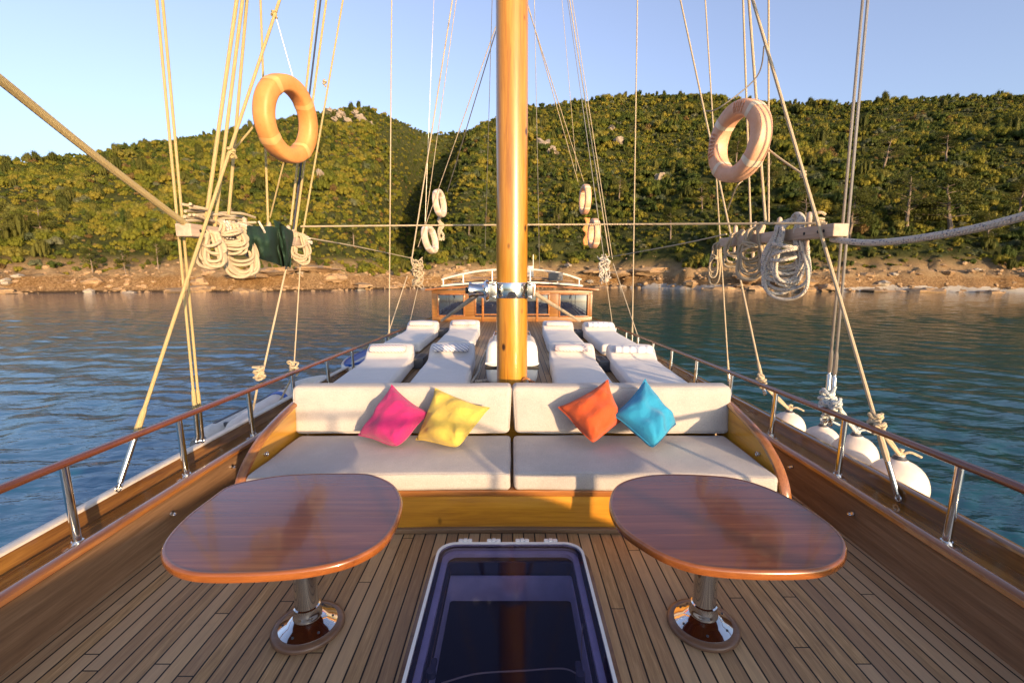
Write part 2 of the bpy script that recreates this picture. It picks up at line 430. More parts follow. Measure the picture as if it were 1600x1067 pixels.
# hull
d = MB()
for sg in (-1, 1): d.sweep(PS[sg], [(.272, .34), (.30, .1), (.29, -.6), (.2, -1.3), (.05, -2.3), (-.3, -2.4), (-.3, -.16), (.05, -.10)], True)
tag(d.build('hull', M['oldwhite'], origin=(0, 0, 0)), kind='structure')
for sg, nm in ((-1, 'left'), (1, 'right')):
    b = thing('bulwark', f'low varnished wooden bulwark along the {nm} edge of the deck', 'bulwark', (sg*XH, 1.5, 0))
    p = PS[sg]
    MB().sweep(p, [(.0, -.015), (.0, .305), (.045, .305), (.045, -.015)]).build('side_plank', M['bul'], b)
    bead = [(-.028+.0, .318), (-.022, .338), (0, .35), (.03, .35), (.052, .34), (.056, .318), (.045, .306), (-.018, .306)]
    MB().sweep(p, bead).build('bead_trim', M['trim_y'], b)
    MB().sweep(p, [(.056, .25), (.056, .308), (.234, .300), (.234, .25)]).build('waterway', M['bulv'], b)
    MB().sweep(p, [(.235, .25), (.232, .392), (.262, .392), (.27, .25)]).build('riser', M['bulv'], b)
    MB().sweep(p, [(.226, .394), (.229, .406), (.24, .412), (.285, .410), (.30, .402), (.302, .36), (.28, .34), (.264, .393)]).build('cap', M['oldwhite'] if sg < 0 else M['bulv'], b)
    for (yy, zz) in ((2.80, .19), (3.46, .225)):
        e = MB(); x = sg*(XH-.004)
        e.lathe([(.016, 0), (.016, .006)], (x, yy, zz), (-sg, 0, 0), 14)
        e.tube([Vector((x-sg*.008, yy, zz))+Vector((-sg*(.012+.012*math.sin(a)), .014*math.cos(a), -.004)) for a in [2*math.pi*i/12 for i in range(12)]], .0045, 6, True)
        e.build('eyebolt', M['steel'], b)
    # guard rail
    g = thing('guard_rail', f'mahogany handrail on stainless posts along the {nm} side', 'railing', (sg*2.33, 3.1, .3))
    def railz(y): return .78+.035*max(0, -y)**1.2 if y < 2 else .78-.026*(y-2)
    hr = []
    for q in PS[sg]:
        o = .085; hr.append((q[0]+q[3]*o, q[1]+q[4]*o, railz(q[1])+(.9*q[2] if q[1] < 0 else 0)))
    hr = [Vector(h) for h in hr if h[1] < 13.5]
    m = MB(); m.tube(hr, .027, 14)
    m.v = [Vector((v[0], v[1], hr[min(len(hr)-1, i_//14)].z+(v[2]-hr[min(len(hr)-1, i_//14)].z)*.78)) for i_, v in enumerate(m.v)]
    m.build('handrail', M['rail'], g)
    ysn = [-2.2, -1.2, -.25, .62, 1.45, 2.265, 3.09, 3.92, 4.76, 5.66, 6.55, 7.45, 8.35, 9.25, 10.2, 11.2, 12.2]
    for yy in ysn:
        q = min(PS[sg], key=lambda a: abs(a[1]-yy)); ox = .078
        q = min(side_path(sg, n=900), key=lambda a: abs(a[1]-yy)) if abs(q[1]-yy) > .02 else q
        bz = .305+q[2]; tz = railz(yy)+(.9*q[2] if yy < 0 else 0)-.012
        x, y = q[0]+q[3]*ox, q[1]+q[4]*ox
        st = MB().tube([(x, y, bz), (x+sg*.008, y, (bz+tz)/2), (x+sg*.014, y, tz)], .0205, 14).build('stanchion', M['steel'], g)
        fl = MB(); fl.lathe([(.066, 0), (.066, .004), (.040, .012), (.027, .035)], (x, y, bz-.001), (0, 0, 1), 16)
        fl.build('base_flange', M['steel2'], st)

# ================================================================== MAST
mt = thing('mast', 'round varnished pine mast standing behind the sofa', 'mast', (0, 4.15, RZ))
MB().lathe([(.142, RZ-.02), (.142, 1.2), (.139, 2.2), (.134, 4.5), (.12, 9), (.09, 14)], (0, 4.15, 0), (0, 0, 1), 40).build('pole', M['pine'], mt)
cz = 1.605
m = MB(); m.lathe([(.1385, -.068), (.146, -.068), (.148, -.062), (.148, .062), (.146, .068), (.1385, .068)], (0, 4.15, cz), (0, 0, 1), 40)
band = m.build('collar_band', M['steel'], mt)
for sg in (-1, 1):
    m = MB(); m.box(sg*.135, sg*.205, 4.02, 4.045, cz-.06, cz+.06, .006); m.box(sg*.142, sg*.175, 4.0, 4.08, cz-.07, cz-.045, .006); m.box(sg*.142, sg*.175, 4.0, 4.08, cz+.045, cz+.07, .006)
    m.build('bracket', M['steel2'], mt)
w = MB(); w.lathe([(.05, 0), (.085, .004), (.092, .012), (.094, .03), (.066, .055), (.06, .10), (.062, .15), (.074, .165), (.074, .178), (.04, .184), (.028, .195)], (-.20, 4.05, cz), (-1, 0, 0), 28)
wi = w.build('winch', M['steel'], mt)
w = MB(); w.lathe([(.03, 0), (.03, .02), (.012, .024)], (-.39, 4.05, cz), (-1, 0, 0), 14); w.build('winch_cap', M['black'], wi)
m = MB(); m.box(.15, .2, 4.03, 4.07, cz-.05, cz+.05, .008); m.tube([(.19, 4.0, cz-.04), (.19, 3.98, cz), (.19, 4.0, cz+.04)], .008, 8); m.build('cleat', M['oldwood'], mt)
m = MB(); m.tube([PY(822+6*math.cos(a), 597+6*math.sin(a), 4.02) for a in [i*2*math.pi/14 for i in range(14)]], .011, 8, True); m.tube([PY(827, 594, 4.02), PY(836, 598, 4.0)], .012, 8)
m.build('fairlead', M['trim_x'], mt)

def rrect(x0, x1, y0, y1, r, k=7):
    o = []
    for cx, cy, a0 in ((x1-r, y1-r, 0), (x0+r, y1-r, 90), (x0+r, y0+r, 180), (x1-r, y0+r, 270)):
        for i in range(k+1): a = R(a0+90*i/k); o.append((cx+r*math.cos(a), cy+r*math.sin(a)))
    return o
# ================================================================== BUILT-IN SOFA
so = thing('built_in_bench', 'curved varnished wooden bench box carrying the beige sofa cushions', 'bench', (0, 3.2, 0))
def arc(x, y0=2.895): return y0-.021*x*x
N = 40
def arcbox(x0, x1, y0, th, z0, z1, r=.004):
    m = MB(); m.box(x0, x1, -th/2, th/2, z0, z1, r, 2, (N, 1, 1))
    c = [((x0+x1)/2)]
    m.v = [Vector((v[0], v[1]+arc(v[0], y0)+th/2, v[2])) for v in m.v]
    return m
arcbox(-1.775, 1.775, 2.905, .03, .035, .262).build('front_panel', M['pine_x'], so)
arcbox(-1.778, 1.778, 2.885, .06, .264, .308, .008).build('seat_rail', M['trim_x'], so)
arcbox(-1.775, 1.775, 2.875, .045, .002, .036, .006).build('plinth', M['plinth'], so)
m = MB(); m.box(-1.77, 1.77, 2.93, 3.80, .24, .305, .004); m.build('seat_board', M['plinth'], so)
m = MB(); m.box(-1.77, 1.77, 3.80, 3.855, .02, .62, .004); m.build('back_board', M['pine_x'], so)
prof = spline([(3.80, .70, 0), (3.60, .672, 0), (3.35, .628, 0), (3.12, .565, 0), (2.93, .46, 0), (2.83, .34, 0), (2.795, .20, 0), (2.79, .012, 0)], 6)
for sg in (-1, 1):
    out = [(p.x, p.y) for p in prof]+[(3.80, .012)]
    m = MB(); m.prism(out, 1.782, 1.817, .003, lambda p, z: Vector((sg*z, p[0], p[1])))
    sp = m.build('side_panel', M['pine_y'], so)
    m = MB(); pts = [Vector((sg*1.80, p.x, p.y)) for p in prof]
    vs = []; fs = []
    for i, p in enumerate(pts):
        t = (pts[min(i+1, len(pts)-1)]-pts[max(i-1, 0)]).normalized(); nn = Vector((0, -t.z, t.y)); nn = nn if nn.z > 0 or nn.y < 0 else -nn
        if nn.dot(Vector((0, -1, 1))) < 0: nn = -nn
        for (a, b) in ((-.030, -.006), (-.036, .004), (-.030, .018), (-.012, .026), (.012, .026), (.030, .018), (.036, .004), (.030, -.006)):
            vs.append(p+Vector((a, 0, 0))+nn*b)
    k = 8
    for i in range(len(pts)-1):
        for j in range(k): fs.append((i*k+j, i*k+(j+1) % k, (i+1)*k+(j+1) % k, (i+1)*k+j))
    fs.append(tuple(range(k))); fs.append(tuple((len(pts)-1)*k+j for j in range(k)))
    m.add(vs, fs); m.build('cap_rail', M['trim_y'], sp)
    e = MB(); x = sg*1.780
    e.lathe([(.014, 0), (.014, .006)], (x, 3.12, .47), (-sg, 0, 0), 14)
    e.tube([Vector((x-sg*.02, 3.12+.014*math.cos(a), .47+.014*math.sin(a))) for a in [i*math.pi/6 for i in range(12)]], .004, 6, True)
    e.build('eyebolt', M['steel'], sp)
# cushions
def wav(amp, sc, seed):
    return lambda p: p+Vector((0, 0, amp*noise.noise(Vector((p.x*sc+seed, p.y*sc, p.z*sc)))))
for sg, nm in ((-1, 'left'), (1, 'right')):
    def fn(p, sg=sg):
        q = p.copy(); fx = p.x/.89; fy = p.y/.37
        if p.z > 0: q.z += .018*(1-fx*fx)*(1-fy*fy)
        q.z += .006*noise.noise(Vector((p.x*3+sg*5, p.y*4, 0)))
        q.y += .006*noise.noise(Vector((p.x*4+sg*9, 2, p.z*8)))
        q.x += .006*noise.noise(Vector((3, p.y*5+sg*9, p.z*8)))
        X = p.x+sg*.881
        q.y -= .021*X*X*(.5-.5*p.y/.37)
        return q
    m = MB(); m.rbox(Vector((sg*.881, 3.245, .371)), (.872, .372, .064), .034, 4, (30, 12, 2), fn)
    co_s = m.build('seat_cushion', M['linen'])
    def loop(hx, hy, hz, r, cen, f, plane):
        e = .72*r; out = []
        ux, uy = (hx, hy) if plane == 'top' else (hx, hz)
        q = rrect(-(ux-r+e), ux-r+e, -(uy-r+e), uy-r+e, r, 5); dense = []
        for i in range(len(q)):
            a, b = Vector(q[i]), Vector(q[(i+1) % len(q)]); k = max(1, int((b-a).length/.05)); dense += [a+(b-a)*(j/k) for j in range(k)]
        for a in dense:
            p = Vector((a.x, a.y, hz-r+e)) if plane == 'top' else Vector((a.x, -(hy-r+e), a.y))
            out.append(f(p)+cen)
        return out
    MB().tube(loop(.872, .372, .064, .034, Vector((sg*.881, 3.245, .371)), fn, 'top'), .0036, 6, True).build('seam', M['linen'], co_s)
    tag(co_s, f'beige linen seat cushion on the {nm} half of the sofa', 'cushion', 'sofa seat cushions')
    def fb(p, sg=sg):
        q = p.copy(); fx = p.x/.9; fz = p.z/.19
        q.y -= .014*(1-fx*fx)*(1-fz*fz) if p.y < 0 else 0
        q.y += .045*(p.z/.19)*.5
        q.z += .006*noise.noise(Vector((p.x*3+sg*3, 1, 0)))
        q.x *= 1+.012*(p.z/.19)
        q.y += .005*noise.noise(Vector((p.x*5+sg*9, 2, p.z*8)))
        return q
    m = MB(); m.rbox(Vector((sg*.908, 3.705, .637)), (.898, .086, .197), .042, 4, (30, 2, 10), fb)
    co_b = m.build('back_cushion', M['linen'])
    MB().tube(loop(.898, .086, .197, .042, Vector((sg*.908, 3.705, .637)), fb, 'front'), .0036, 6, True).build('seam', M['linen'], co_b)
    tag(co_b, f'beige linen back cushion upright on the {nm} half of the sofa', 'cushion', 'sofa back cushions')

# throw pillows: 4 corner points (top, left, bottom, right)
def pillow(name, cs, mat, label, seed, fat=.125):
    T, L, B, Rr = [Vector(c) for c in cs]; n = 26
    nrm = (T-B).cross(Rr-L).normalized()
    if nrm.y > 0: nrm = -nrm
    cen = (T+L+B+Rr)/4; vs = []; fs = []; ids = {}
    for side in (1, -1):
        for i in range(n+1):
            for j in range(n+1):
                edge = i in (0, n) or j in (0, n)
                if edge and (i, j, 0) in ids: ids[(i, j, side)] = ids[(i, j, 0)]; continue
                u, v = i/n, j/n; a, b = 2*u-1, 2*v-1
                pinch = .20
                uu = .5+.5*a*(1-pinch*(1-b*b)*a*a*.55); vv = .5+.5*b*(1-pinch*(1-a*a)*b*b*.55)
                p = T*(1-uu)*(1-vv)+Rr*uu*(1-vv)+L*(1-uu)*vv+B*uu*vv
                sl = max(0.0, (u+v-1.45)/.55)**2; p = p+((T+L+B+Rr)/4-p)*.20*sl      # slumped lower corner
                e = max(0.0, (1-a*a)*(1-b*b))
                th = fat*(e**.42)
                # creases fanning out of the corners and a sag towards the bottom corner
                wr = 0
                for (ca, cb) in ((-1, -1), (1, -1), (-1, 1), (1, 1)):
                    dd = math.hypot(a-ca, b-cb); an = math.atan2(b-cb, a-ca)
                    wr += math.sin(an*13+seed*3+ca)*math.exp(-dd*2.2)*.5
                wr += noise.noise(Vector((a*2.2+seed, b*2.2, seed)))*.9
                th += .034*wr*min(1, e*3)
                th *= 1+.25*(u+v-1)
                p = p+nrm*th*side*(1 if side > 0 else .55)
                p = p+nrm*(.02*noise.noise(Vector((a*1.5+seed*2, b*1.5, 5))))*(1 if edge else 1)
                ids[(i, j, side)] = len(vs)
                if edge: ids[(i, j, 0)] = len(vs)
                vs.append(p)
        for i in range(n):
            for j in range(n):
                f = (ids[(i, j, side)], ids[(i+1, j, side)], ids[(i+1, j+1, side)], ids[(i, j+1, side)])
                fs.append(f if side > 0 else f[::-1])
    m = MB(); m.add(vs, fs); po = m.build(name, mat, smooth=70)
    per = [(i, 0) for i in range(n)]+[(n, j) for j in range(n)]+[(i, n) for i in range(n, 0, -1)]+[(0, j) for j in range(n, 0, -1)]
    MB().tube([vs[ids[(i, j, 0)]] for i, j in per], .0045, 6, True).build('seam', mat, po)
    return tag(po, label, 'pillow', 'throw pillows on the sofa')
pillow('throw_pillow', [PY(612, 601, 3.56), PY(560, 680, 3.44), PZ(621, 706, .47), PY(671, 646, 3.46)], M['pink'], 'pink throw pillow leaning on the left back cushion', 1.3)
pillow('throw_pillow', [PY(680, 606, 3.56), PY(650, 687, 3.42), PZ(717, 708, .47), PY(765, 637, 3.5)], M['yellow'], 'yellow throw pillow on the sofa beside the pink pillow', 2.7)
pillow('throw_pillow', [PY(950, 593, 3.57), PY(872, 637, 3.5), PZ(925, 702, .47), PY(974, 655, 3.46)], M['orange'], 'orange throw pillow leaning on the right back cushion', 4.1)
pillow('throw_pillow', [PY(1008, 592, 3.54), PY(958, 648, 3.38), PZ(1022, 710, .47), PY(1057, 662, 3.5)], M['blue'], 'turquoise throw pillow on the sofa beside the orange pillow', 5.9)

# ================================================================== TABLES
TZ = .60
TL = [(360, 758), (420, 745), (475, 740), (561, 739), (590, 744), (615, 757), (627, 778), (625, 800), (612, 829), (590, 852), (552, 872), (505, 885), (450, 893), (381, 897), (318, 897), (281, 891), (259, 878), (252, 860), (262, 838), (290, 808), (325, 781)]
TR = [(1025, 741), (985, 748), (962, 760), (953, 782), (957, 802), (971, 824), (1000, 845.5), (1040, 868), (1090, 884), (1150, 891), (1210, 893), (1270, 891), (1303, 883), (1321, 867), (1319, 842), (1291, 813), (1235, 778), (1190, 758), (1145, 746), (1085, 741)]
for outl, nm, basepx in ((TL, 'left', (482, 975)), (TR, 'right', (1098, 972))):
    base = PZ(basepx[0], basepx[1], .02)
    t = thing('pedestal_table', f'glossy mahogany table on a chrome pedestal in front of the {nm} half of the sofa', 'table', (base.x, base.y, 0), 'pedestal tables')
    o3 = spline([PZ(a, b, TZ) for a, b in outl], 6, True)
    o2 = [(p.x, p.y) for p in o3]
    m = MB(); m.prism(o2, TZ-.034, TZ, .010, k=4)
    top = m.build('tabletop', M['mahog'], t)
    # edge moulding as its own strip, 2 mm proud of the top's edge
    n = len(o2); area = sum(o2[i][0]*o2[(i+1) % n][1]-o2[(i+1) % n][0]*o2[i][1] for i in range(n))
    if area < 0: o2.reverse()
    vs = []; fs = []
    pr = [(-.012, -.0365), (0, -.036), (.003, -.03), (.0035, -.018), (.003, -.008), (-.001, -.001), (-.007, .0022), (-.013, .0015)]
    for i in range(n):
        a, b = Vector(o2[i-1]), Vector(o2[(i+1) % n]); tt = (b-a).normalized(); nn = Vector((tt.y, -tt.x)); p = Vector(o2[i])
        for (q, z) in pr: vs.append((p.x+nn.x*q, p.y+nn.y*q, TZ+z))
    k = len(pr)
    for i in range(n):
        for j in range(k-1): fs.append((i*k+j, ((i+1) % n)*k+j, ((i+1) % n)*k+j+1, i*k+j+1))
    MB().add(vs, fs).build('edge_band', M['mahog_edge'], top)
    bx, by = base.x, base.y
    MB().lathe([(.068, .06), (.068, .085), (.062, .092), (.062, .13), (.056, .135), (.054, .3), (.052, TZ-.04)], (bx, by, 0), (0, 0, 1), 28).build('pedestal', M['steel'], t)
    MB().lathe([(.138, .022), (.137, .030), (.120, .040), (.095, .054), (.066, .074), (.02, .076)], (bx, by, 0), (0, 0, 1), 48).build('base_plate', M['steel'], t)
    MB().lathe([(.166, 0), (.172, .006), (.172, .018), (.165, .026), (.15, .029), (.136, .028), (.136, .01)], (bx, by, 0), (0, 0, 1), 48).build('base_ring', M['ring'], t)
    for k in range(6):
        a = k*math.pi/3+.3; MB().lathe([(.006, .036), (.006, .0465), (.003, .048)], (bx+.115*math.cos(a), by+.115*math.sin(a), -.001), (0, 0, 1), 8).build('screw', M['grey'], t)

# ================================================================== DECK HATCH
ht = thing('deck_hatch', 'purple tinted deck hatch with a white frame between the two tables', 'hatch', (-.012, 1.9, 0))
def ringprism(o, i, z0, z1):
    m = MB(); n = len(o); vs = [(*p, z0) for p in o]+[(*p, z1) for p in o]+[(*p, z1) for p in i]+[(*p, z0) for p in i]; fs = []
    for q in range(4):
        for j in range(n): fs.append((q*n+j, q*n+(j+1) % n, ((q+1) % 4)*n+(j+1) % n, ((q+1) % 4)*n+j))
    return m.add(vs, fs)
hx0, hx1, hy_0, hy_1 = -.448, .428, 1.16, 2.60
ringprism(rrect(hx0-.035, hx1+.035, hy_0-.03, hy_1+.012, .10), rrect(hx0+.05, hx1-.05, hy_0+.05, hy_1-.05, .07), -.02, .052).build('coaming', M['ring'], ht)
ringprism(rrect(hx0, hx1, hy_0, hy_1, .11), rrect(hx0+.015, hx1-.015, hy_0+.015, hy_1-.015, .099), .053, .113).build('frame', M['white'], ht)
m = MB(); m.prism(rrect(hx0+.0155, hx1-.0155, hy_0+.0155, hy_1-.0155, .0985), .097, .109, .004, k=2)
m.build('lid', M['acrylic'], ht)
ringprism(rrect(hx0+.0155, hx1-.0155, hy_0+.0155, hy_1-.0155, .0985), rrect(hx0+.034, hx1-.034, hy_0+.034, hy_1-.034, .082), .0935, .0955).build('gasket', M['black'], ht)
ringprism(rrect(hx0+.0345, hx1-.0345, hy_0+.0345, hy_1-.0345, .082), rrect(hx0+.066, hx1-.066, hy_0+.066, hy_1-.066, .06), .054, .078).build('flange', M['liner'], ht)
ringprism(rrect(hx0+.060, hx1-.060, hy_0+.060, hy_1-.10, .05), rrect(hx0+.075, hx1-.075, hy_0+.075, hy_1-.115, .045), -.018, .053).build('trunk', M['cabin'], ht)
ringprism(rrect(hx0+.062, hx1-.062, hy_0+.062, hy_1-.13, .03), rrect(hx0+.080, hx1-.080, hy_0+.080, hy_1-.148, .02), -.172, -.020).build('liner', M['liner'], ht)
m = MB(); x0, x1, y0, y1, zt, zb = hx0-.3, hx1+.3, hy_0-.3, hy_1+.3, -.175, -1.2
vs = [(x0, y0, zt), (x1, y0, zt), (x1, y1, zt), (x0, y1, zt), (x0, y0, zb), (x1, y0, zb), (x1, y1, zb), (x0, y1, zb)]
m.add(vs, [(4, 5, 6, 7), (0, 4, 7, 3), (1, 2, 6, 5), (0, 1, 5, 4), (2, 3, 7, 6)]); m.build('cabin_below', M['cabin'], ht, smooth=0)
for k in range(4):
    px = 727+k*44.5; c = PZ(px, 850, .09); c.y = hy_1
    h = MB()
    for q in (-.0275, 0, .0275): h.box(c.x+q-.0122, c.x+q+.0122, hy_1+.001, hy_1+.034, .05, .116+(.003 if q == 0 else 0), .004)
    h.tube([(c.x-.042, hy_1+.022, .106), (c.x+.042, hy_1+.022, .106)], .010, 10)
    h.build('hinge', M['white'], ht)
for px, py in ((676, 1035), (905, 1040)):
    c = PZ(px, py, .09); l = MB()
    l.box(c.x-.014, c.x+.014, c.y-.05, c.y+.045, .055, .078, .009); l.lathe([(.02, -.0), (.02, .03)], (c.x, c.y-.035, .06), (0, 0, 1), 14)
    l.build('latch', M['grey'], ht)
cd = [PZ(x, y, z) for x, y, z in ((690, 1067, .0), (745, 1052, -.02), (820, 1047, -.03), (880, 1044, -.02), (905, 1055, .0))]
m = MB(); m.tube(spline(cd, 6), .0035, 6); m.tube(spline([PZ(909, 1030, .04), PZ(909, 1000, .02), PZ(912, 970, .03), PZ(918, 962, .04)], 6), .003, 6); m.build('cord', M['rope'], ht)

# ================================================================== LIFE RAFT behind the mast
lr = thing('life_raft_canister', 'white plastic life raft canister with a black strap behind the mast', 'life raft', (0, 5.4, RZ))
zc = RZ+.26
def frf(p):
    q = p.copy(); k = 1-.09*max(0, abs(p.z)/.27-.12)**1.5; q.x *= k; q.y *= k; return q
m = MB(); m.rbox(Vector((0, 5.5, zc+.008)), (.305, .36, .262), .085, 5, (3, 3, 8), frf); m.build('shell', M['white'], lr)
m = MB(); m.rbox(Vector((0, 5.5, zc+.02)), (.311, .366, .012), .01, 3, 2); m.build('seam_flange', M['white'], lr)
m = MB(); m.rbox(Vector((0, 5.5, zc-.03)), (.309, .364, .022), .01, 3, 2); m.build('strap', M['black'], lr)
m = MB()
for q in (-.2, .2): m.box(q-.03, q+.03, 5.2, 5.8, RZ, RZ+.05, .01)
m.build('cradle', M['steel2'], lr)
m = MB(); m.tube(spline([PZ(737, 596, RZ+.06), PZ(748, 580, RZ+.1), PZ(752, 566, RZ+.2), PY(760, 548, 5.3)], 8), .014, 8); m.tube([PZ(742, 596, RZ+.04), PZ(762, 594, RZ+.05)], .018, 8)
tag(m.build('mooring_line', M['ropew']), 'white rope loosely lying left of the life raft canister', 'rope')

# ================================================================== SUN LOUNGERS, TOWELS, TRAYS
def mattress_mesh():
    m = MB()
    def fn(p):
        q = p.copy(); y = p.y
        if p.z > 0:
            h = max(0.0, min(1.0, (y-.55)/.30)); h = h*h*(3-2*h)
            q.z += .155*h-.05*max(0, (y-.92)/.16)
            q.z += .012*(1-(p.x/.31)**2)
        q.z += .007*noise.noise(Vector((p.x*4, y*3, 1.1)))
        q.x += .006*noise.noise(Vector((3, y*4, p.z*9)))+(-.012 if y > .8 and p.x > 0 else (.012 if y > .8 else 0))*max(0, (y-.8)/.28)
        return q
    m.rbox(Vector((0, 0, .095)), (.31, 1.07, .085), .045, 4, (10, 34, 2), fn)
    return m
mm = mattress_mesh().build('sun_mattress', M['mattress'], origin=(0, 0, 0))
bases = []
LO = [(-.80, 5.42, .03, 'inner', 'left', 'near', 'towel2'), (-1.62, 5.35, .055, 'outer', 'left', 'near', 'towel1'), (-.97, 8.6, .01, 'inner', 'left', 'far', 'towel1'), (-1.83, 8.5, .0, 'outer', 'left', 'far', 'towel1'),
      (.79, 5.42, -.045, 'inner', 'right', 'near', 'towel1'), (1.58, 5.30, -.05, 'outer', 'right', 'near', 'towel3'), (.92, 8.45, -.02, 'inner', 'right', 'far', 'towel1'), (1.74, 8.25, -.0, 'outer', 'right', 'far', 'towel3')]
mb_ = MB(); mb_.box(-.28, .28, -1.03, 1.03, 0, .012, .004)
for i, (x, y, a, io, sd, nf, tw) in enumerate(LO):
    o = mm if i == 0 else mm.copy()
    if i: COL.objects.link(o)
    o.location = (x, y, RZ+.002); o.rotation_euler = (0, 0, a)
    adj = 'row just behind the sofa' if nf == 'near' else 'far row by the deckhouse'
    pos = 'next to the mast' if io == 'inner' else f'along the {sd} rail'
    tag(o, f'white sun mattress {pos} on the {sd}, {adj}', 'sun mattress', 'sun mattresses on the raised deck')
    # towel
    m = MB(); yy = .66; w = .235 if tw != 'towel3' else .24
    prof = [(.0, -w), (.045, -w+.002), (.05, -w+.012), (.051, 0), (.05, w-.012), (.045, w-.002), (.0, w)]
    vs = []
    m.lathe([(r_*1.05, h) for r_, h in prof], (0, 0, 0), (1, 0, 0), 20, False)
    m.v = [(v[0], v[1]*1.25+.005*noise.noise(Vector((v[0]*9+i, v[1]*9, 0))), v[2]*.85+.005*noise.noise(Vector((v[0]*7+i, 4, v[2]*9)))) for v in m.v]
    for ex in (-w-.001, w+.001):
        sp = [Vector((ex, .045*(1-k/22)*math.cos(k*.75), .034*(1-k/22)*math.sin(k*.75))) for k in range(20)]
        m.tube(sp, .0045, 5)
    t = m.build('rolled_towel', M[tw], origin=(0, 0, 0))
    z = RZ+.002+.095+.085+.115
    ca, sa = math.cos(a), math.sin(a)
    t.location = (x-yy*sa, y+yy*ca, z+.012); t.rotation_euler = (R(18), 0, a+random.uniform(-.06, .06))
    look = {'towel1': 'pale pink rolled towel', 'towel2': 'blue patterned rolled towel', 'towel3': 'white rolled towel with grey pattern'}[tw]
    tag(t, f'{look} on the {io} {sd} mattress of the {"near" if nf == "near" else "far"} row', 'towel', 'rolled towels on the mattresses')
for (px, py, nm, rw, yy) in ((653, 562, 'left', 'near', 6.35), (693, 517, 'left', 'far', 9.5), (945, 566, 'right', 'near', 6.15), (903, 519, 'right', 'far', 9.3)):
    c = PY(px, py, yy); x, y = c.x, yy
    t = thing('cup_holder_tray', f'dark grey cup holder tray between the {nm} mattresses of the {rw} row', 'tray', (x, y, RZ), 'cup holder trays')
    m = MB(); m.box(x-.115, x+.115, y-.2, y+.2, RZ+.002, RZ+.155, .012); m.build('box', M['grey'], t)
    m = MB()
    for q in (-.055, .055):
        for w_ in (-.11, 0, .11): m.lathe([(.043, 0), (.043, .003), (.034, .0035), (.032, .001)], (x+q, y+w_, RZ+.155), (0, 0, 1), 14)
    m.build('cup_rings', M['black'], t)
for sg in (-1, 1):
    m = MB(); x = sg*.24; m.box(x-.16, x+.16, 9.3, 10.0, RZ, RZ+.05, .015)
    t = thing('skylight_hatch', f'small grey skylight hatch beyond the mast on the {"left" if sg < 0 else "right"}', 'hatch', (x, 9.65, RZ))
    m.build('frame', M['white'], t); m = MB(); m.box(x-.13, x+.13, 9.33, 9.97, RZ+.05, RZ+.056, .003); m.build('pane', M['glass'], t)

# ================================================================== DECKHOUSE
YH = 12.5
dh = thing('deckhouse', 'varnished wooden deckhouse with dark windows at the far end of the deck', 'deckhouse', (0, YH, RZ))
def hp(px, py, y=YH): return PY(px, py, y)
zt = 1.30
wins = [(683, 459, 726, 494), (742, 460, 796, 492), (803, 459, 858, 492), (874, 459, 919, 495)]
xs = []
m = MB()
rects = []
for a, b, c, d_ in wins:
    p, q = hp(a, b), hp(c, d_); rects.append((p.x, q.x, q.z, p.z))
xl, xr = -2.2, 2.2
# wall pieces: posts, sill, header
zs0 = min(r[2] for r in rects); zh = max(r[3] for r in rects)
m.box(xl, xr, YH, YH+.08, RZ-.05, zs0, .004); m.box(xl, xr, YH, YH+.08, zh, zt, .004)
edges = [xl]+[v for r in rects for v in (r[0], r[1])]+[xr]
for i in range(0, len(edges), 2): m.box(edges[i], edges[i+1], YH+.001, YH+.079, zs0-.002, zh+.002, .004)
for sg in (-1, 1): m.box(sg*2.12, sg*2.2, YH+.08, YH+2.6, RZ-.05, zt, .004)
m.build('front_wall', M['house'], dh)
for i, (x0, x1, z0, z1) in enumerate(rects):
    f = MB()
    for a in ((x0-.012, x1+.012, z0-.014, z0+.03), (x0-.012, x1+.012, z1-.03, z1+.014)): f.box(a[0], a[1], YH-.02, YH+.05, a[2], a[3], .006)
    for a in ((x0-.012, x0+.03), (x1-.03, x1+.012)): f.box(a[0], a[1], YH-.018, YH+.048, z0+.028, z1-.028, .006)
    w = f.build('window', M['trim_y'], dh)
    g = MB(); g.box(x0+.02, x1-.02, YH+.045, YH+.055, z0+.02, z1-.02, .002); g.build('pane', M['glass'], w)
m = MB()
for x0, x1 in ((-.83, -.77), (.66, .72)): m.box(x0, x1, YH-.022, YH, RZ-.02, zt, .006)
m.build('pilaster', M['trim_x'], dh)
# cambered roof with overhanging brown edge
def camber(x, base, h): return base+h*(1-(x/2.35)**2)
def slab(hw_, y0, y1, base, h, th):
    m = MB(); m.box(-hw_, hw_, y0, y1, 0, th, .012, 2, (24, 1, 1)); m.v = [(v[0], v[1], v[2]+camber(v[0], base, h)) for v in m.v]; return m
rf = slab(2.33, YH-.28, YH+3, 1.30, .11, .05).build('roof', M['trim_x'], dh)
slab(1.92, YH-.10, YH+2.9, 1.352, .15, .05).build('roof_coaming', M['oldwhite'], rf)
slab(1.7, YH+.3, YH+2.9, 1.43, .2, .04).build('flybridge_floor', M['plinth'], rf)
arcpts = [hp(690, 437, YH+.2), hp(715, 430, YH+.2), hp(754, 423, YH+.2), hp(800, 421, YH+.2), hp(842, 422, YH+.2), hp(880, 428, YH+.2), hp(908, 437, YH+.2)]
m = MB(); m.tube(spline(arcpts, 6), .028, 10)
fr = m.build('flybridge_rail', M['oldwhite'], dh)
for px in (692, 724, 770, 830, 870, 905):
    q = min(spline(arcpts, 12), key=lambda p: abs(p.x-hp(px, 430, YH+.2).x)); MB().tube([(q.x, q.y, camber(q.x, 1.34, .15)), q], .018, 8).build('rail_post', M['white'], fr)
p, q = hp(857, 426, YH+.1), hp(879, 439, YH+.1)
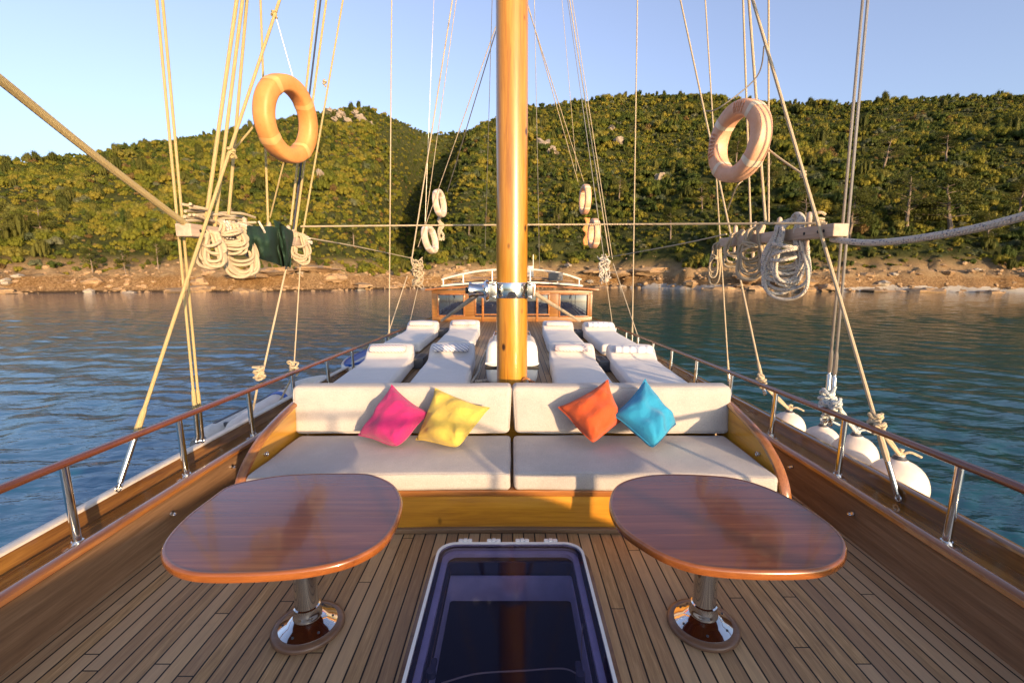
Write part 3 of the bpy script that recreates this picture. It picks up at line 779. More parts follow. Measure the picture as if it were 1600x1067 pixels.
m = MB(); m.box(p.x, q.x, YH+.02, YH+.12, q.z, p.z, .02); m.build('instrument_box', M['grey'], dh)
m = MB(); m.box(.33, .62, YH+.9, YH+1.2, 1.66, 1.98, .03); m.tube([(.62, YH+1, 1.6), (.62, YH+1, 2.3)], .015, 8); m.build('console', M['oldwhite'], dh)
m = MB(); m.box(-1.55, -1.45, YH-.06, YH-.02, 1.16, 1.2, .005); m.box(1.9, 1.93, YH-.06, YH-.03, .72, 1.2, .004)
# curtains seen inside the panes' reveal
# ================================================================== ROPES
def rope(label, px_b, x_b, px_t, x_t, r, mat='rope', ext=1.0, fit=None, name='rigging_rope', grp='rigging ropes'):
    a = PX(*px_b, x_b); b = PX(*px_t, x_t); d_ = b-a; b2 = b+d_*ext; r *= .85
    m = MB(); n = 14; m.tube([a+(b2-a)*(i/n) for i in range(n+1)], r, 8)
    if fit:
        t = thing(name, label, 'rope', a, grp); m.build('line', M[mat], t)
        e = MB(); u = (b-a).normalized(); L = fit
        c0 = a-u*.02
        e.tube([c0-u*L, c0-u*(L*.92), c0-u*(L*.9), c0-u*(L*.12), c0-u*(L*.1), c0], [.007, .009, .017, .017, .010, .012], 10)
        e.tube([c0-u*L+Vector((0, .02*math.cos(k), .02*math.sin(k))) for k in [i*math.pi/5 for i in range(10)]], .006, 6, True)
        e.build('turnbuckle', M['steel2'], t)
        # sleeve where the line meets its fitting
        s_ = MB(); s_.tube([a-u*.05, a, a+u*.10, a+u*.13], [r*1.35, r*1.7, r*1.5, r*1.05], 8); s_.build('splice', M[mat], t)
        return t
    return tag(m.build(name, M[mat]), label, 'rope', grp)
XO = 2.47
rope('leftmost of the two close wires left of the left lifebuoy', (304, 632), -XO, (245, 0), -2.36, .011, 'ropey', 1, .28)
rope('second of the two close wires left of the left lifebuoy', (311, 632), -XO, (254, 0), -2.34, .011, 'ropey', 1, .28)
rope('long slanting shroud crossing the left pin rail down to the left handrail', (216, 668), -2.43, (437, 0), -1.95, .014, 'ropey', 1, .36)
rope('thick rope rising from the front end of the left pin rail', (322, 343), -2.3, (370, 0), -2.06, .016, 'ropey')
rope('rope rising from the first coil on the left pin rail', (333, 374), -2.3, (379, 0), -2.05, .015, 'ropey')
rope('rope rising just behind the first coil on the left pin rail', (357, 338), -2.3, (386, 0), -2.1, .014, 'ropey')
rope('thin line passing left of the orange lifebuoy down to the green bag', (419, 352), -2.3, (407, 0), -2.3, .012, 'ropey')
rope('rope passing behind the right edge of the orange lifebuoy', (454, 352), -2.3, (494, 0), -2.05, .014, 'ropey')
rope('dark navy line behind the orange lifebuoy', (458, 362), -2.36, (501, 0), -2.08, .012, 'roped')
rope('rope just right of the orange lifebuoy', (461, 364), -2.3, (510, 0), -2.0, .014, 'ropey')
rope('knotted shroud right of the orange lifebuoy', (471, 376), -2.3, (536, 0), -1.95, .012, 'ropey')
rope('rope running from the green bag down to the left handrail', (409, 590), -2.42, (448, 415), -2.3, .011, 'rope', 0)
rope('thin line from the rearmost left coil down to the left handrail', (459, 580), -2.42, (470, 400), -2.32, .008, 'rope', 0)
rope('straight vertical wire left of the mast', (608, 524), -2.36, (612, 0), -2.2, .013, 'rope', 1, .2)
rope('faint thin wire between the vertical left wire and the mast', (664, 350), -2.3, (678, 0), -1.9, .007, 'wire')
rope('stout aft stay beside the small left lifebuoys', (643, 407), -2.2, (707, 0), -1.25, .017, 'rope')
rope('thinner aft stay just right of the stout left stay', (664, 352), -2.25, (713, 0), -1.25, .010, 'rope')
rope('aft line reaching the left edge of the mast above the upper small left buoy', (653, 386), -2.2, (773, 47), -.30, .010, 'rope', 1.5)
rope('dark aft line rising from the upper small left buoy to the mast', (699, 300), -1.6, (774, 52), -.30, .012, 'wire', 1.5)
rope('thin wire just left of the mast', (758, 388), -.55, (769, 0), -.3, .006, 'wire')
rope('lower rope from the left aft bundle toward the rail, leaning left', (605, 526), -2.38, (636, 432), -2.25, .012, 'rope', 0)
rope('lower rope from the left aft bundle to the deck edge', (638, 514), -2.3, (654, 445), -2.2, .009, 'rope', 0)
rope('straight vertical wire right of the mast', (988, 520), 2.36, (996, 0), 2.2, .013, 'rope', 1, .2)
rope('thin wire just right of the mast', (843, 420), .55, (835, 0), .35, .006, 'wire')
rope('aft line from the right edge of the mast to the upper small right buoy', (903, 284), 1.6, (826, 12), .30, .010, 'rope', 1.5)
rope('second aft line from the right edge of the mast to the small right buoys', (912, 284), 1.7, (827, 18), .30, .010, 'rope', 1.5)
rope('thin aft stay crossing the upper small right buoy', (901, 268), 1.9, (878, 0), 1.3, .007, 'rope')
rope('stout aft stay beside the small right lifebuoys', (952, 400), 2.2, (890, 0), 1.25, .014, 'rope')
rope('middle aft stay of the right bundle', (944, 405), 2.2, (887, 0), 1.25, .009, 'wire')
rope('rightmost aft stay of the right bundle', (957, 405), 2.25, (894, 0), 1.3, .009, 'rope')
rope('lower rope from the right aft bundle leaning right to the rail', (999, 532), 2.38, (958, 412), 2.2, .011, 'rope', 0)
rope('lower rope from the right aft bundle down to the mattresses', (957, 508), 2.15, (946, 430), 2.1, .009, 'rope', 0)
rope('leftmost shroud beside the pale lifebuoy', (1189, 586), XO, (1063, 0), 2.1, .012, 'rope', 1, .16)
rope('thin shroud passing behind the pale lifebuoy to the right rail', (1138, 578), 2.45, (1102, 0), 2.15, .009, 'rope', 1, .12)
rope('rope behind the pale lifebuoy rising from the right pin rail', (1173, 356), 2.3, (1161, 0), 2.18, .011, 'rope')
rope('stout rope passing in front of the pale lifebuoy edge', (1196, 347), 2.24, (1170, 0), 2.1, .014, 'rope')
rope('thin line right of the pale lifebuoy down to the right pin rail', (1201, 347), 2.3, (1201, 0), 2.2, .010, 'rope')
rope('long slanting shroud crossing the right pin rail to the right handrail', (1383, 708), 2.43, (1176, 0), 1.95, .014, 'rope', 1, .26)
rope('left of the two close wires right of the right pin rail', (1297, 572), XO, (1348, 0), 2.36, .011, 'wire', 1, .42)
rope('right of the two close wires right of the right pin rail', (1305, 576), XO, (1356, 0), 2.34, .011, 'wire', 1, .42)
def line(label, pts, r, mat='rope', n=8, name='rigging_rope', grp='rigging ropes'):
    m = MB(); m.tube(spline(pts, n), r, 8); return tag(m.build(name, M[mat]), label, 'rope', grp)
line('thick yellowed rope running from the left pin rail out of the picture', [PX(300, 358, -2.3), PX(150, 245, -2.26), PX(0, 125, -2.2), PX(-160, 0, -2.1)], .021, 'ropey')
line('thick flecked rope sagging from the right pin rail out of the picture', [PX(1300, 374, 2.3), PX(1345, 379, 2.3), PX(1400, 377, 2.3), PX(1500, 362, 2.3), PX(1600, 338, 2.3), PX(1750, 290, 2.28)], .021, 'ropew')
line('straight line stretched across from the left to the right pin rail behind the mast', [PX(470, 354, -2.3), PY(640, 352.5, 5.0), PY(800, 351.5, 4.9), PY(1000, 350.5, 4.5), PX(1292, 349, 2.3)], .009, 'rope')
line('thin slack line from the left pin rail to the left aft bundle', [PX(470, 370, -2.3), PX(560, 386, -2.25), PX(645, 404, -2.2)], .008, 'rope')
line('thin slack line from the right pin rail to the right aft bundle', [PX(1135, 366, 2.3), PX(1050, 384, 2.25), PX(952, 402, 2.2)], .008, 'rope')
line('stay from the mast winch down to the far left mattress', [PY(752, 456, 4.3), PY(690, 501, 9.2)], .026, 'rope', name='deck_stay')
line('stay from the mast collar down to the far right mattress', [PY(826, 453, 4.3), PY(906, 502, 9.2)], .024, 'rope', name='deck_stay')
# lashings of the lifebuoys
line('lashing from the orange lifebuoy to the left shroud', [PY(418, 172, 4.1), PY(364, 236, 4.0)], .008, 'ropey')
line('thin cord holding up the orange lifebuoy', [PX(432, 30, -1.95), PY(458, 122, 4.2)], .004, 'wire')
line('short cord under the orange lifebuoy', [PY(443, 255, 4.2), PX(422, 340, -2.3)], .007, 'ropey')
line('cord from the pale lifebuoy up to the stout rope', [PY(1103, 174, 4.4), PY(1125, 168, 4.3), PY(1182, 121, 4.2), PY(1194, 72, 4.1)], .006, 'wire')
line('lashing from the pale lifebuoy to the slanting shroud', [PY(1186, 200, 4.05), PY(1198, 231, 4.0), PX(1255, 273, 2.28)], .008, 'rope')
line('short cord under the pale lifebuoy', [PY(1160, 283, 4.2), PY(1150, 294, 4.2), PX(1137, 328, 2.25)], .006, 'rope')
def knot(m, c, r, n, seed, tr):
    rr = random.Random(seed); pts = []
    for i in range(n*7):
        a = i*2*math.pi/7; k = i/(n*7)
        pts.append(Vector(c)+Vector((r*math.cos(a)*rr.uniform(.45, 1.2), r*.8*math.sin(a)*rr.uniform(.45, 1.2), (k-.5)*r*2.6+rr.uniform(-.55, .55)*r)))
    m.tube(spline(pts, 4), tr, 6)
for (c, r, lab, mt_) in ((PX(1280, 345, 2.29), .035, 'knot of rope on the front end of the right pin rail', 'rope'), (PX(361, 238, -2.14), .03, 'knot lashed on the left shroud below the orange lifebuoy', 'ropey'),
                    (PX(507, 130, -2.03), .02, 'knot on the shroud right of the orange lifebuoy', 'ropey'), (PX(428, 22, -1.98), .022, 'knot high on the slanting left shroud', 'ropey'), (PX(1255, 273, 2.27), .022, 'knot on the slanting right shroud', 'rope'),
                    (PX(482, 375, -2.28), .03, 'white rag knotted at the rear end of the left pin rail', 'ropew')):
    m = MB(); knot(m, c, r, 3, hash(lab) % 99 if False else len(lab), r*.32); tag(m.build('rope_knot', M[mt_]), lab, 'knot', 'knots on the rigging')

# ================================================================== LIFEBUOYS
def buoy(label, c, axis, up, Ro, mat, wtube=.074, htube=.066, letters=False):
    c = Vector(c); a = Vector(axis).normalized(); u = Vector(up)-a*Vector(up).dot(a); u.normalize(); w = a.cross(u)
    t = thing('lifebuoy', label, 'lifebuoy', c-u*Ro, 'lifebuoys hung in the rigging')
    Rc = Ro-htube; n, k = 64, 16
    def ringpt(th, ph, gr=0.0):
        e = lambda v: math.copysign(abs(v)**.5, v)
        rr = Rc+(htube+gr)*e(math.cos(ph)); z = (wtube+gr)*e(math.sin(ph))
        return c+(u*math.cos(th)+w*math.sin(th))*rr+a*z
    vs = [ringpt(2*math.pi*i/n, 2*math.pi*j/k) for i in range(n) for j in range(k)]
    fs = [(i*k+j, ((i+1) % n)*k+j, ((i+1) % n)*k+(j+1) % k, i*k+(j+1) % k) for i in range(n) for j in range(k)]
    MB().add(vs, fs).build('ring', mat, t, smooth=80)
    for q in range(4):
        th0 = math.pi/4+q*math.pi/2; vs = []; fs = []; s = 4
        for i in range(s+1):
            for j in range(k): vs.append(ringpt(th0+(i/s-.5)*.17, 2*math.pi*j/k, .0025))
        for i in range(s):
            for j in range(k): fs.append((i*k+j, (i+1)*k+j, (i+1)*k+(j+1) % k, i*k+(j+1) % k))
        MB().add(vs, fs).build('reflective_band', M['band'] if mat == M['buoyp'] else (M['fender'] if mat == M['buoyw'] else M['bando']), t, smooth=80)
    return t, ringpt
cR = PY(1153, 222, 4.2); cL = PY(449.5, 188, 4.2)
tb, rp = buoy('sun bleached pale lifebuoy with faded lettering, hung on the right shrouds', cR, (-1, -.22, 0), (0.02, 0, 1), .338, M['buoyp'])
# worn lettering: short raised strokes round the face
def strokes(t, rp, ths, seed):
    rr = random.Random(seed); m = MB()
    for th in ths:
        for kx in range(2):
            p0 = rp(th+rr.uniform(-.03, .03), math.pi/2+rr.uniform(-.5, -.2), .002); p1 = rp(th+rr.uniform(-.03, .03), math.pi/2+rr.uniform(.2, .5), .002)
            pm = (p0+p1)/2+(rp(th, math.pi/2, .0035)-rp(th, math.pi/2, 0.0))
            m.tube([p0, pm, p1], .0028, 5)
        p0 = rp(th-.025, math.pi/2, .002); p1 = rp(th+.04, math.pi/2, .002); m.tube([p0, p1], .0035, 5)
    m.build('faded_lettering', M['faded'], t)
strokes(tb, rp, [-.45, -.35, -.25, -.15, -.05], 3); strokes(tb, rp, [1.1+.12*i for i in range(7)], 5)
tb, rp2 = buoy('bright orange lifebuoy hung on the left shrouds', cL, (1, -.20, -.13), (.1, 0, 1), .352, M['buoyo'])
m = MB(); m.rbox(PY(418, 172, 4.03), (.05, .012, .03), .01, 2); m.build('rope_slot', M['mahog'], tb)
buoy('upper small cream lifebuoy on the left aft stays', PX(687, 318, -1.95), (1, -.2, .1), (.08, 0, 1), .37, M['buoyw'], .08, .06)
buoy('lower small cream lifebuoy on the left aft stays', PX(672, 374, -2.1), (1, -.25, .2), (.2, 0, 1), .37, M['buoyw'], .08, .06)
buoy('upper small bleached orange lifebuoy on the right aft stays', PX(914, 312, 1.9), (-1, -.10, 0), (-.12, 0, 1), .38, M['buoyp'], .08, .06)
buoy('lower small bleached orange lifebuoy on the right aft stays', PX(928, 365, 2.05), (-1, -.10, 0), (-.25, 0, 1), .37, M['buoyp'], .08, .06)

# ================================================================== PIN RAILS, COILS, BAG
for sg, nm in ((1, 'right'), (-1, 'left')):
    y0, y1 = 3.26, 5.05
    t = thing('pin_rail', f'weathered wooden pin rail tied across the {nm} shrouds', 'pin rail', (sg*2.3, 4.1, 2.0), 'pin rails')
    zz = 2.055
    m = MB(); m.box(sg*2.245, sg*2.355, y0, y1, zz-.045, zz+.045, .008, 2, (1, 8, 1)); m.v = [(v[0], v[1], v[2]+.03*(v[1]-3.3)/1.8) for v in m.v]; m.build('bar', M['oldwood'], t)
    for yy in (3.62, 4.02, 4.42, 4.8):
        p = MB(); z_ = zz+.03*(yy-3.3)/1.8
        p.lathe([(.012, -.17), (.016, -.15), (.013, -.05), (.013, .05), (.02, .075), (.024, .12), (.018, .155), (.006, .165)], (sg*2.3, yy, z_), (0, 0, 1), 12); p.build('belaying_pin', M['oldwood'], t)
    for yy in (3.36, 3.42, 3.58):
        b = MB(); b.lathe([(.012, 0), (.012, .004), (.006, .007)], (sg*2.246, yy, zz), (-sg, 0, 0), 10); b.build('bolt', M['black'], t)
def coil(label, sg, x, px, ytop, ybot, wpx, n, r, mat, seed, wraps=2, over=True):
    rr = random.Random(seed); top = PX(px, ytop, sg*x); bot = PX(px, ybot, sg*x)
    dep = math.sqrt(top.x**2+top.y**2); H = abs(top.z-bot.z); m = MB()
    yc = top.y; W = abs(PX(px+wpx/2, (ytop+ybot)/2, sg*x).y-PX(px-wpx/2, (ytop+ybot)/2, sg*x).y)
    Wx = wpx*dep/F*.55
    W = min(W, wpx*dep/F*.9)
    for i in range(n):
        k = rr.uniform(.62, 1.02); w = rr.uniform(.30, 1.12); ph = rr.uniform(-.20, .20); dx = rr.uniform(-1, 1)*.02; tw = rr.uniform(-.5, .5)
        pts = []
        for j in range(22):
            a = 2*math.pi*j/22; v = (1-math.cos(a))/2
            ww = W*.5*w*float(np.interp(v, [0, .12, .36, .55, .78, .93, 1], [.5, .62, .46, .85, 1.08, .95, .7]))
            s = math.tanh(1.7*math.sin(a))
            z = top.z-H*k*v
            y = yc+s*ww+ph*W*v
            xx = sg*x+sg*(-.012-.05*math.sin(a*.5)*.5+dx)-sg*Wx*.35*s*(.4+v)
            if over and v < .12: xx = sg*(x+.03)+sg*dx*.5
            pts.append(Vector((xx, y, z)))
        m.tube(spline(pts, 3, True), r, 7, True)
    for i in range(wraps):
        zc_ = top.z-H*(.36+.05*i)+rr.uniform(-.008, .008); pts = []
        for j in range(12):
            a = 2*math.pi*j/12; pts.append(Vector((sg*(x-.035)-sg*Wx*.55*math.cos(a)*.8, yc+W*.30*math.sin(a), zc_+.030*math.sin(a+i*1.7))))
        m.tube(spline(pts, 4, True), r, 7, True)
    return tag(m.build('rope_coil', M[mat], smooth=70), label, 'rope coil', 'rope coils on the pin rails')
coil('big bundle of flecked rope hung at the front of the right pin rail', 1, 2.26, 1240, 334, 466, 62, 15, .0135, 'ropew', 1, 4)
coil('loosely doubled rope coil in the middle of the right pin rail', 1, 2.25, 1183, 349, 437, 42, 10, .012, 'rope', 2, 3)
coil('narrow rope coil behind the middle one on the right pin rail', 1, 2.25, 1154, 360, 416, 34, 6, .012, 'rope', 3, 0)
coil('thin hanked rope at the rear end of the right pin rail', 1, 2.25, 1124, 373, 446, 19, 7, .008, 'rope', 4, 3)
coil('small coil at the front end of the left pin rail', -1, 2.26, 322, 356, 418, 36, 10, .0125, 'rope', 5, 1)
coil('large coil hanging lowest on the left pin rail', -1, 2.25, 366, 344, 436, 46, 12, .013, 'rope', 6, 0)
coil('short coil just left of the green bag', -1, 2.24, 352, 344, 396, 50, 11, .012, 'rope', 7, 2)
coil('coil right of the green bag at the rear of the left pin rail', -1, 2.26, 464, 360, 421, 28, 8, .011, 'rope', 8, 1)
m = MB(); rr = random.Random(4)
for i in range(10):
    z0 = 2.125+.012*i; m.tube(spline([Vector((-2.30+rr.uniform(-.05, .05), 3.35+.75*j/5+rr.uniform(-.02, .02), z0+.018*math.sin(j*1.3+i))) for j in range(6)], 5), .011, 7)
tag(m.build('rope_hank', M['rope']), 'flat hank of rope lying along the top of the left pin rail', 'rope coil', 'rope coils on the pin rails')
m = MB(); rr = random.Random(5)
for i in range(9): 
    y = 3.62+i*.036; m.tube(spline([Vector((-2.23, y, 2.16)), Vector((-2.21, y+.01, 2.1)), Vector((-2.22, y+rr.uniform(-.02, .02), 2.02))], 4), .009, 6)
tag(m.build('lashing', M['ropew']), 'white cord lashed around the ropes on the left pin rail', 'rope', 'rigging ropes')
# green bag draped on the left pin rail
def sheet(grid, th, name, mat, par):
    n, k = len(grid), len(grid[0]); vs = []; fs = []
    nr = []
    for i in range(n):
        for j in range(k):
            a = grid[min(i+1, n-1)][j]-grid[max(i-1, 0)][j]; b = grid[i][min(j+1, k-1)]-grid[i][max(j-1, 0)]
            nr.append(a.cross(b).normalized())
    for s_ in (.5, -.5):
        for i in range(n):
            for j in range(k): vs.append(grid[i][j]+nr[i*k+j]*th*s_)
    N_ = n*k
    for i in range(n-1):
        for j in range(k-1):
            q = (i*k+j, (i+1)*k+j, (i+1)*k+j+1, i*k+j+1); fs.append(q); fs.append(tuple(v+N_ for v in reversed(q)))
    per = [i*k for i in range(n)]+[(n-1)*k+j for j in range(1, k)]+[i*k+k-1 for i in range(n-2, -1, -1)]+[j for j in range(k-2, 0, -1)]
    for a, b in zip(per, per[1:]+per[:1]): fs.append((a, b, b+N_, a+N_))
    return MB().add(vs, fs).build(name, mat, par, smooth=80)
bg = thing('canvas_bag', 'dark green canvas bag draped over the left pin rail', 'bag', PX(415, 412, -2.2))
def bag_grid(corn, fold, seed, bul):
    (a, b, c, d_) = corn; g = []; n = 18
    for i in range(n+1):
        row = []
        for j in range(n+1):
            u, v = i/n, j/n
            px = a[0]*(1-u)*(1-v)+b[0]*u*(1-v)+c[0]*u*v+d_[0]*(1-u)*v; py = a[1]*(1-u)*(1-v)+b[1]*u*(1-v)+c[1]*u*v+d_[1]*(1-u)*v
            x = -2.19+fold*(math.sin(u*9+seed+v*1.5)+.55*math.sin(u*19+seed*2-v*4))*(.35+.8*v)+bul*math.sin(math.pi*u)*math.sin(math.pi*v)+.02*noise.noise(Vector((u*4, v*4, seed)))
            row.append(PX(px+3*noise.noise(Vector((u*3+seed, v*3, 0))), py+3*noise.noise(Vector((u*3+seed, v*3, 7))), x))
        g.append(row)
    return g
sheet(bag_grid(((387, 353), (432, 355), (438, 415), (384, 396)), .032, 1, .09), .012, 'pouch', M['green'], bg)
sheet(bag_grid(((428, 342), (456, 362), (455, 417), (440, 416)), .05, 2.5, .05), .012, 'flap', M['green'], bg)
m = MB(); m.tube(spline([PX(398, 398, -2.17), PX(400, 415, -2.17), PX(399, 434, -2.18)], 6), .004, 6); m.build('cord', M['black'], bg)
m = MB(); m.tube(spline([PX(404, 346, -2.16), PX(409, 354, -2.14), PX(414, 364, -2.14)], 6), .010, 6); m.build('clip', M['ropew'], bg)
# bundles on the aft stays
for sg, px, py, nm, mt_ in ((-1, 652, 425, 'left', 'rope'), (1, 944, 420, 'right', 'ropew')):
    m = MB(); rr = random.Random(px)
    c = PX(px, py, sg*2.15)
    for i in range(9):
        pts = [c+Vector((rr.uniform(-.14, .14), rr.uniform(-.15, .15), .28-.085*j+rr.uniform(-.07, .07))) for j in range(8)]
        m.tube(spline(pts, 4), .013, 6)
    knot(m, c+Vector((0, 0, .05)), .12, 5, px, .016)
    tag(m.build('rope_bundle', M[mt_], smooth=70), f'tangled bundle of rope tied to the {nm} aft stays', 'rope coil', 'rope bundles on the aft stays')
for c, lab in ((PX(689, 356, -2.0), 'cream cloth hanging between the two small left buoys'), (PX(916, 362, 1.98), 'orange float line hanging left of the lower small right buoy')):
    m = MB(); rr = random.Random(len(lab))
    for i in range(4): m.tube(spline([c+Vector((rr.uniform(-.08, .08), 0, .35-.14*j)) for j in range(6)], 4), .03, 6)
    tag(m.build('hanging_cloth', M['rope'] if 'cream' in lab else M['buoyo']), lab, 'cloth')

# ================================================================== FENDERS, DINGHY, BOARD
def fender(label, c, r, top, mat_rope, seed, lines=True):
    t = thing('boat_fender', label, 'fender', (c.x, c.y, c.z-r), 'round fenders along the right bulwark')
    pr = []
    for i in range(15):
        a = -math.pi/2+math.pi*i/14*.90
        pr.append((r*math.cos(a)**.9, r*math.sin(a)*(1.02 if a > 0 else 1.45)))
    pr += [(r*.20, r*1.09), (r*.16, r*1.22), (r*.10, r*1.25)]
    MB().lathe(pr, c, (0, 0, 1), 28).build('ball', M['fender'], t)
    MB().lathe([(r*.22, r*1.02), (r*.25, r*1.06), (r*.2, r*1.12), (r*.18, r*1.2)], c, (0, 0, 1), 16).build('neck', M['grey'], t)
    m = MB(); a = c+Vector((0, 0, r*1.2)); b = Vector(top)
    m.tube(spline([a, a+(b-a)*.4+Vector((.02, .02, 0)), b], 6), .011, 7); m.tube(spline([a, a+(b-a)*.5+Vector((-.02, -.02, 0)), b], 6), .011, 7)
    knot(m, b, .03, 3, seed, .011); knot(m, a+Vector((0, 0, .02)), .025, 2, seed+1, .010)
    m.tube(spline([a, a+Vector((.05, -.02, .03)), a+Vector((.12, -.04, .0))], 5), .009, 6)
    m.build('tether', M[mat_rope], t)
fender('white ball fender farthest from the camera on the right bulwark', PX(1231, 668, 2.78), .155, PX(1192, 600, 2.37), 'rope', 3)
fender('white ball fender half hidden behind the next one on the right', PX(1283, 692, 2.78), .15, PX(1300, 640, 2.38), 'ropeb', 7)
fender('white ball fender second nearest on the right bulwark', PX(1334, 712, 2.78), .165, PX(1308, 632, 2.38), 'ropeb', 11)
fender('largest white ball fender, nearest on the right bulwark', PX(1400, 757, 2.76), .185, PX(1374, 668, 2.38), 'rope', 15)
for (px, py, x, r, lab, mt_, n) in ((1293, 622, 2.38, .055, 'big blue and white rope knot on the right handrail', 'ropeb', 7), (1188, 592, 2.40, .03, 'cream rope knot on the right handrail by the farthest fender', 'rope', 4), (1368, 655, 2.39, .035, 'cream rope knot on the right handrail by the nearest fender', 'rope', 5),
                              (405, 583, -2.40, .045, 'looped rope knot on the left handrail', 'rope', 6), (458, 575, -2.40, .05, 'second rope knot farther along the left handrail', 'rope', 5)):
    m = MB(); knot(m, PX(px, py, x), r, n, px, .011); 
    if n == 7: knot(m, PX(px+3, py+18, x), r*.8, 5, px+3, .011)
    tag(m.build('rope_knot', M[mt_]), lab, 'knot', 'knots on the handrails')
line('loose rope trailing from the left handrail knot to the bulwark', [PX(403, 600, -2.42), PX(395, 640, -2.5), PX(384, 668, -2.55)], .010, 'rope')
line('pair of ropes from the second left handrail knot over the side', [PX(456, 590, -2.42), PX(438, 625, -2.6), PX(425, 648, -2.7)], .010, 'rope')
dg = thing('inflatable_dinghy', 'pale grey inflatable dinghy moored beside the left of the boat', 'dinghy', (-5.45, 10.5, WATER))
def dtube(x, y0, y1, z, r):
    m = MB(); n = 12; pts = [Vector((x+.0*(i/n), y0+(y1-y0)*i/n, z)) for i in range(n+1)]
    m.tube([Vector((x, y0-.42, z-.02)), Vector((x, y0-.30, z-.01)), Vector((x, y0-.02, z))]+pts, [.10, .15, r*.98]+[r]*(n+1), 20); return m
for sg, x in ((-1, -6.05), (1, -4.85)):
    tb_ = dtube(x, 8.75, 12.0, -1.47, .22).build('tube', M['dinghy'], dg)
    m = MB(); m.lathe([(.10, -.45), (.155, -.31), (.16, -.3)], (x, 8.75, -1.48), (0, 1, 0), 18); m.build('tube_cone', M['dinghyd'], tb_)
    m = MB(); m.box(x-.03, x+.03, 8.9, 11.8, -1.256, -1.24, .003); m.build('rubbing_strake', M['grey'], tb_)
    m = MB()
    for q in range(4):
        yy = 9.2+q*.7; m.tube(spline([Vector((x+sg*.22, yy, -1.4)), Vector((x+sg*.25, yy+.35, -1.52)), Vector((x+sg*.22, yy+.7, -1.4))], 6), .012, 6)
    m.build('grab_line', M['rope'], tb_)
m = MB(); bow = [Vector((-6.05, 12.0, -1.47)), Vector((-5.95, 12.6, -1.42)), Vector((-5.45, 12.95, -1.38)), Vector((-4.95, 12.6, -1.42)), Vector((-4.85, 12.0, -1.47))]; m.tube(spline(bow, 6), .22, 18); m.build('bow_tube', M['dinghy'], dg)
m = MB(); m.box(-5.9, -5.0, 8.95, 9.02, -1.75, -1.25, .01); m.build('transom', M['grey'], dg)
m = MB(); m.box(-5.9, -5.0, 9.0, 12.4, -1.9, -1.62, .02); m.build('floor', M['dinghyd'], dg)
# long cylinder fender outside the left bulwark
lf = thing('boat_fender', 'long white fender with a blue end outside the left bulwark', 'fender', (-2.72, 4.6, 0))
a, b = PX(362, 690, -2.70), PX(447, 628, -2.70); a.z += .06; b.z += .05
m = MB(); u = (b-a).normalized(); L = (b-a).length
m.tube([a, a+u*.05, a+u*.12, a+u*(L*.5), b-u*.05, b], [.05, .10, .125, .13, .12, .06], 20); m.build('body', M['fender'], lf)
m = MB(); m.tube([a+u*(L*.80), a+u*(L*.86)], .134, 20); m.build('blue_patch', M['bluep'], lf)
sb = thing('paddle_board', 'blue and white paddle board tip outside the left handrail', 'paddle board', (-2.6, 7.4, .2))
tip = PX(531, 571, -2.62)
def board(z0, z1, sc):
    o = [(-.30*sc, 2.6), (-.36*sc, 1.6), (-.33*sc, .8), (-.2*sc, .25), (-.07*sc, .02), (0, -.02), (.07*sc, .02), (.2*sc, .25), (.33*sc, .8), (.36*sc, 1.6), (.30*sc, 2.6)]
    m = MB(); o = [(p.x, p.y) for p in spline([(a_, b_, 0) for a_, b_ in o], 5)]
    m.prism(o, z0, z1, .03, lambda p, z: Vector((tip.x+.12+p[0], tip.y+p[1], tip.z-.06-.03*p[1]+z))); return m
board(-.05, .05, 1.0).build('hull_board', M['white'], sb)
board(.051, .056, .72).build('deck_pad', M['bluep'], sb)

# ================================================================== WATER
def water_mat():
    t = NT('sea_water'); co = t.coord('Object')
    a = t.noise(t.coord('Object', (3.2, 7.5, 1)), 1.0, 3, .55, .6)
    b = t.noise(t.coord('Object', (.9, 2.2, 1)), 1.0, 3, .5, .6)
    h = t.math('ADD', t.math('MULTIPLY', a, .05), t.math('MULTIPLY', b, .12))
    patch = t.noise(t.coord('Object', (.03, .06, 1)), 1.0, 2)
    xx = t.node('ShaderNodeSeparateXYZ', i0=t.coord('Object')).outputs[0]
    refl_tint = t.math('ADD', t.math('DIVIDE', xx, 26.), t.math('MULTIPLY', patch, .7))      # sky's blue left and dark hill's teal right: reflections put into the colour
    col = t.ramp(refl_tint, [(.20, (.013, .105, .185)), (.62, (.003, .066, .072))])
    t.set(Base_Color=col, Roughness=.03, IOR=1.333, Specular_IOR_Level=.5)
    t.bump(h, .4, .5); return t.m
M['water'] = water_mat()
rw = [2.45]
while rw[-1] < 136: rw.append(rw[-1]*1.0085+.004)
aw = np.radians(np.linspace(-68, 68, 760))
RR, AA = np.meshgrid(np.array(rw), aw, indexing='ij')
WX, WY = RR*np.sin(AA), RR*np.cos(AA); WZ = np.zeros_like(WX)
wr_ = np.random.default_rng(5)
fp = RR*.0085*2.2                                   # shortest wave the grid can carry at that range
WXw = WX+.35*np.sin(WY*.31+1)+.2*np.sin(WX*.5+WY*.23); WYw = WY+.30*np.sin(WX*.27+2)+.15*np.sin(WX*.7-WY*.4)
gust = .70+.30*np.sin(WX*.11+WY*.05+1.2)*np.sin(WY*.083-WX*.03+.4)
for i in range(64):
    lam = .24*(2.4/.24)**wr_.uniform(0, 1); th = R(90)+wr_.normal()*R(34)+R(-14)
    k = 2*math.pi/lam; amp = .0068*lam**.85*wr_.uniform(.5, 1.2)/1.6
    ph = k*(WXw*math.cos(th)+WYw*math.sin(th))+wr_.uniform(0, 6.28)
    WZ += amp*np.clip((lam-fp)/lam*1.6, 0, 1)*(np.sin(ph)+.25*np.sin(2*ph+.6))
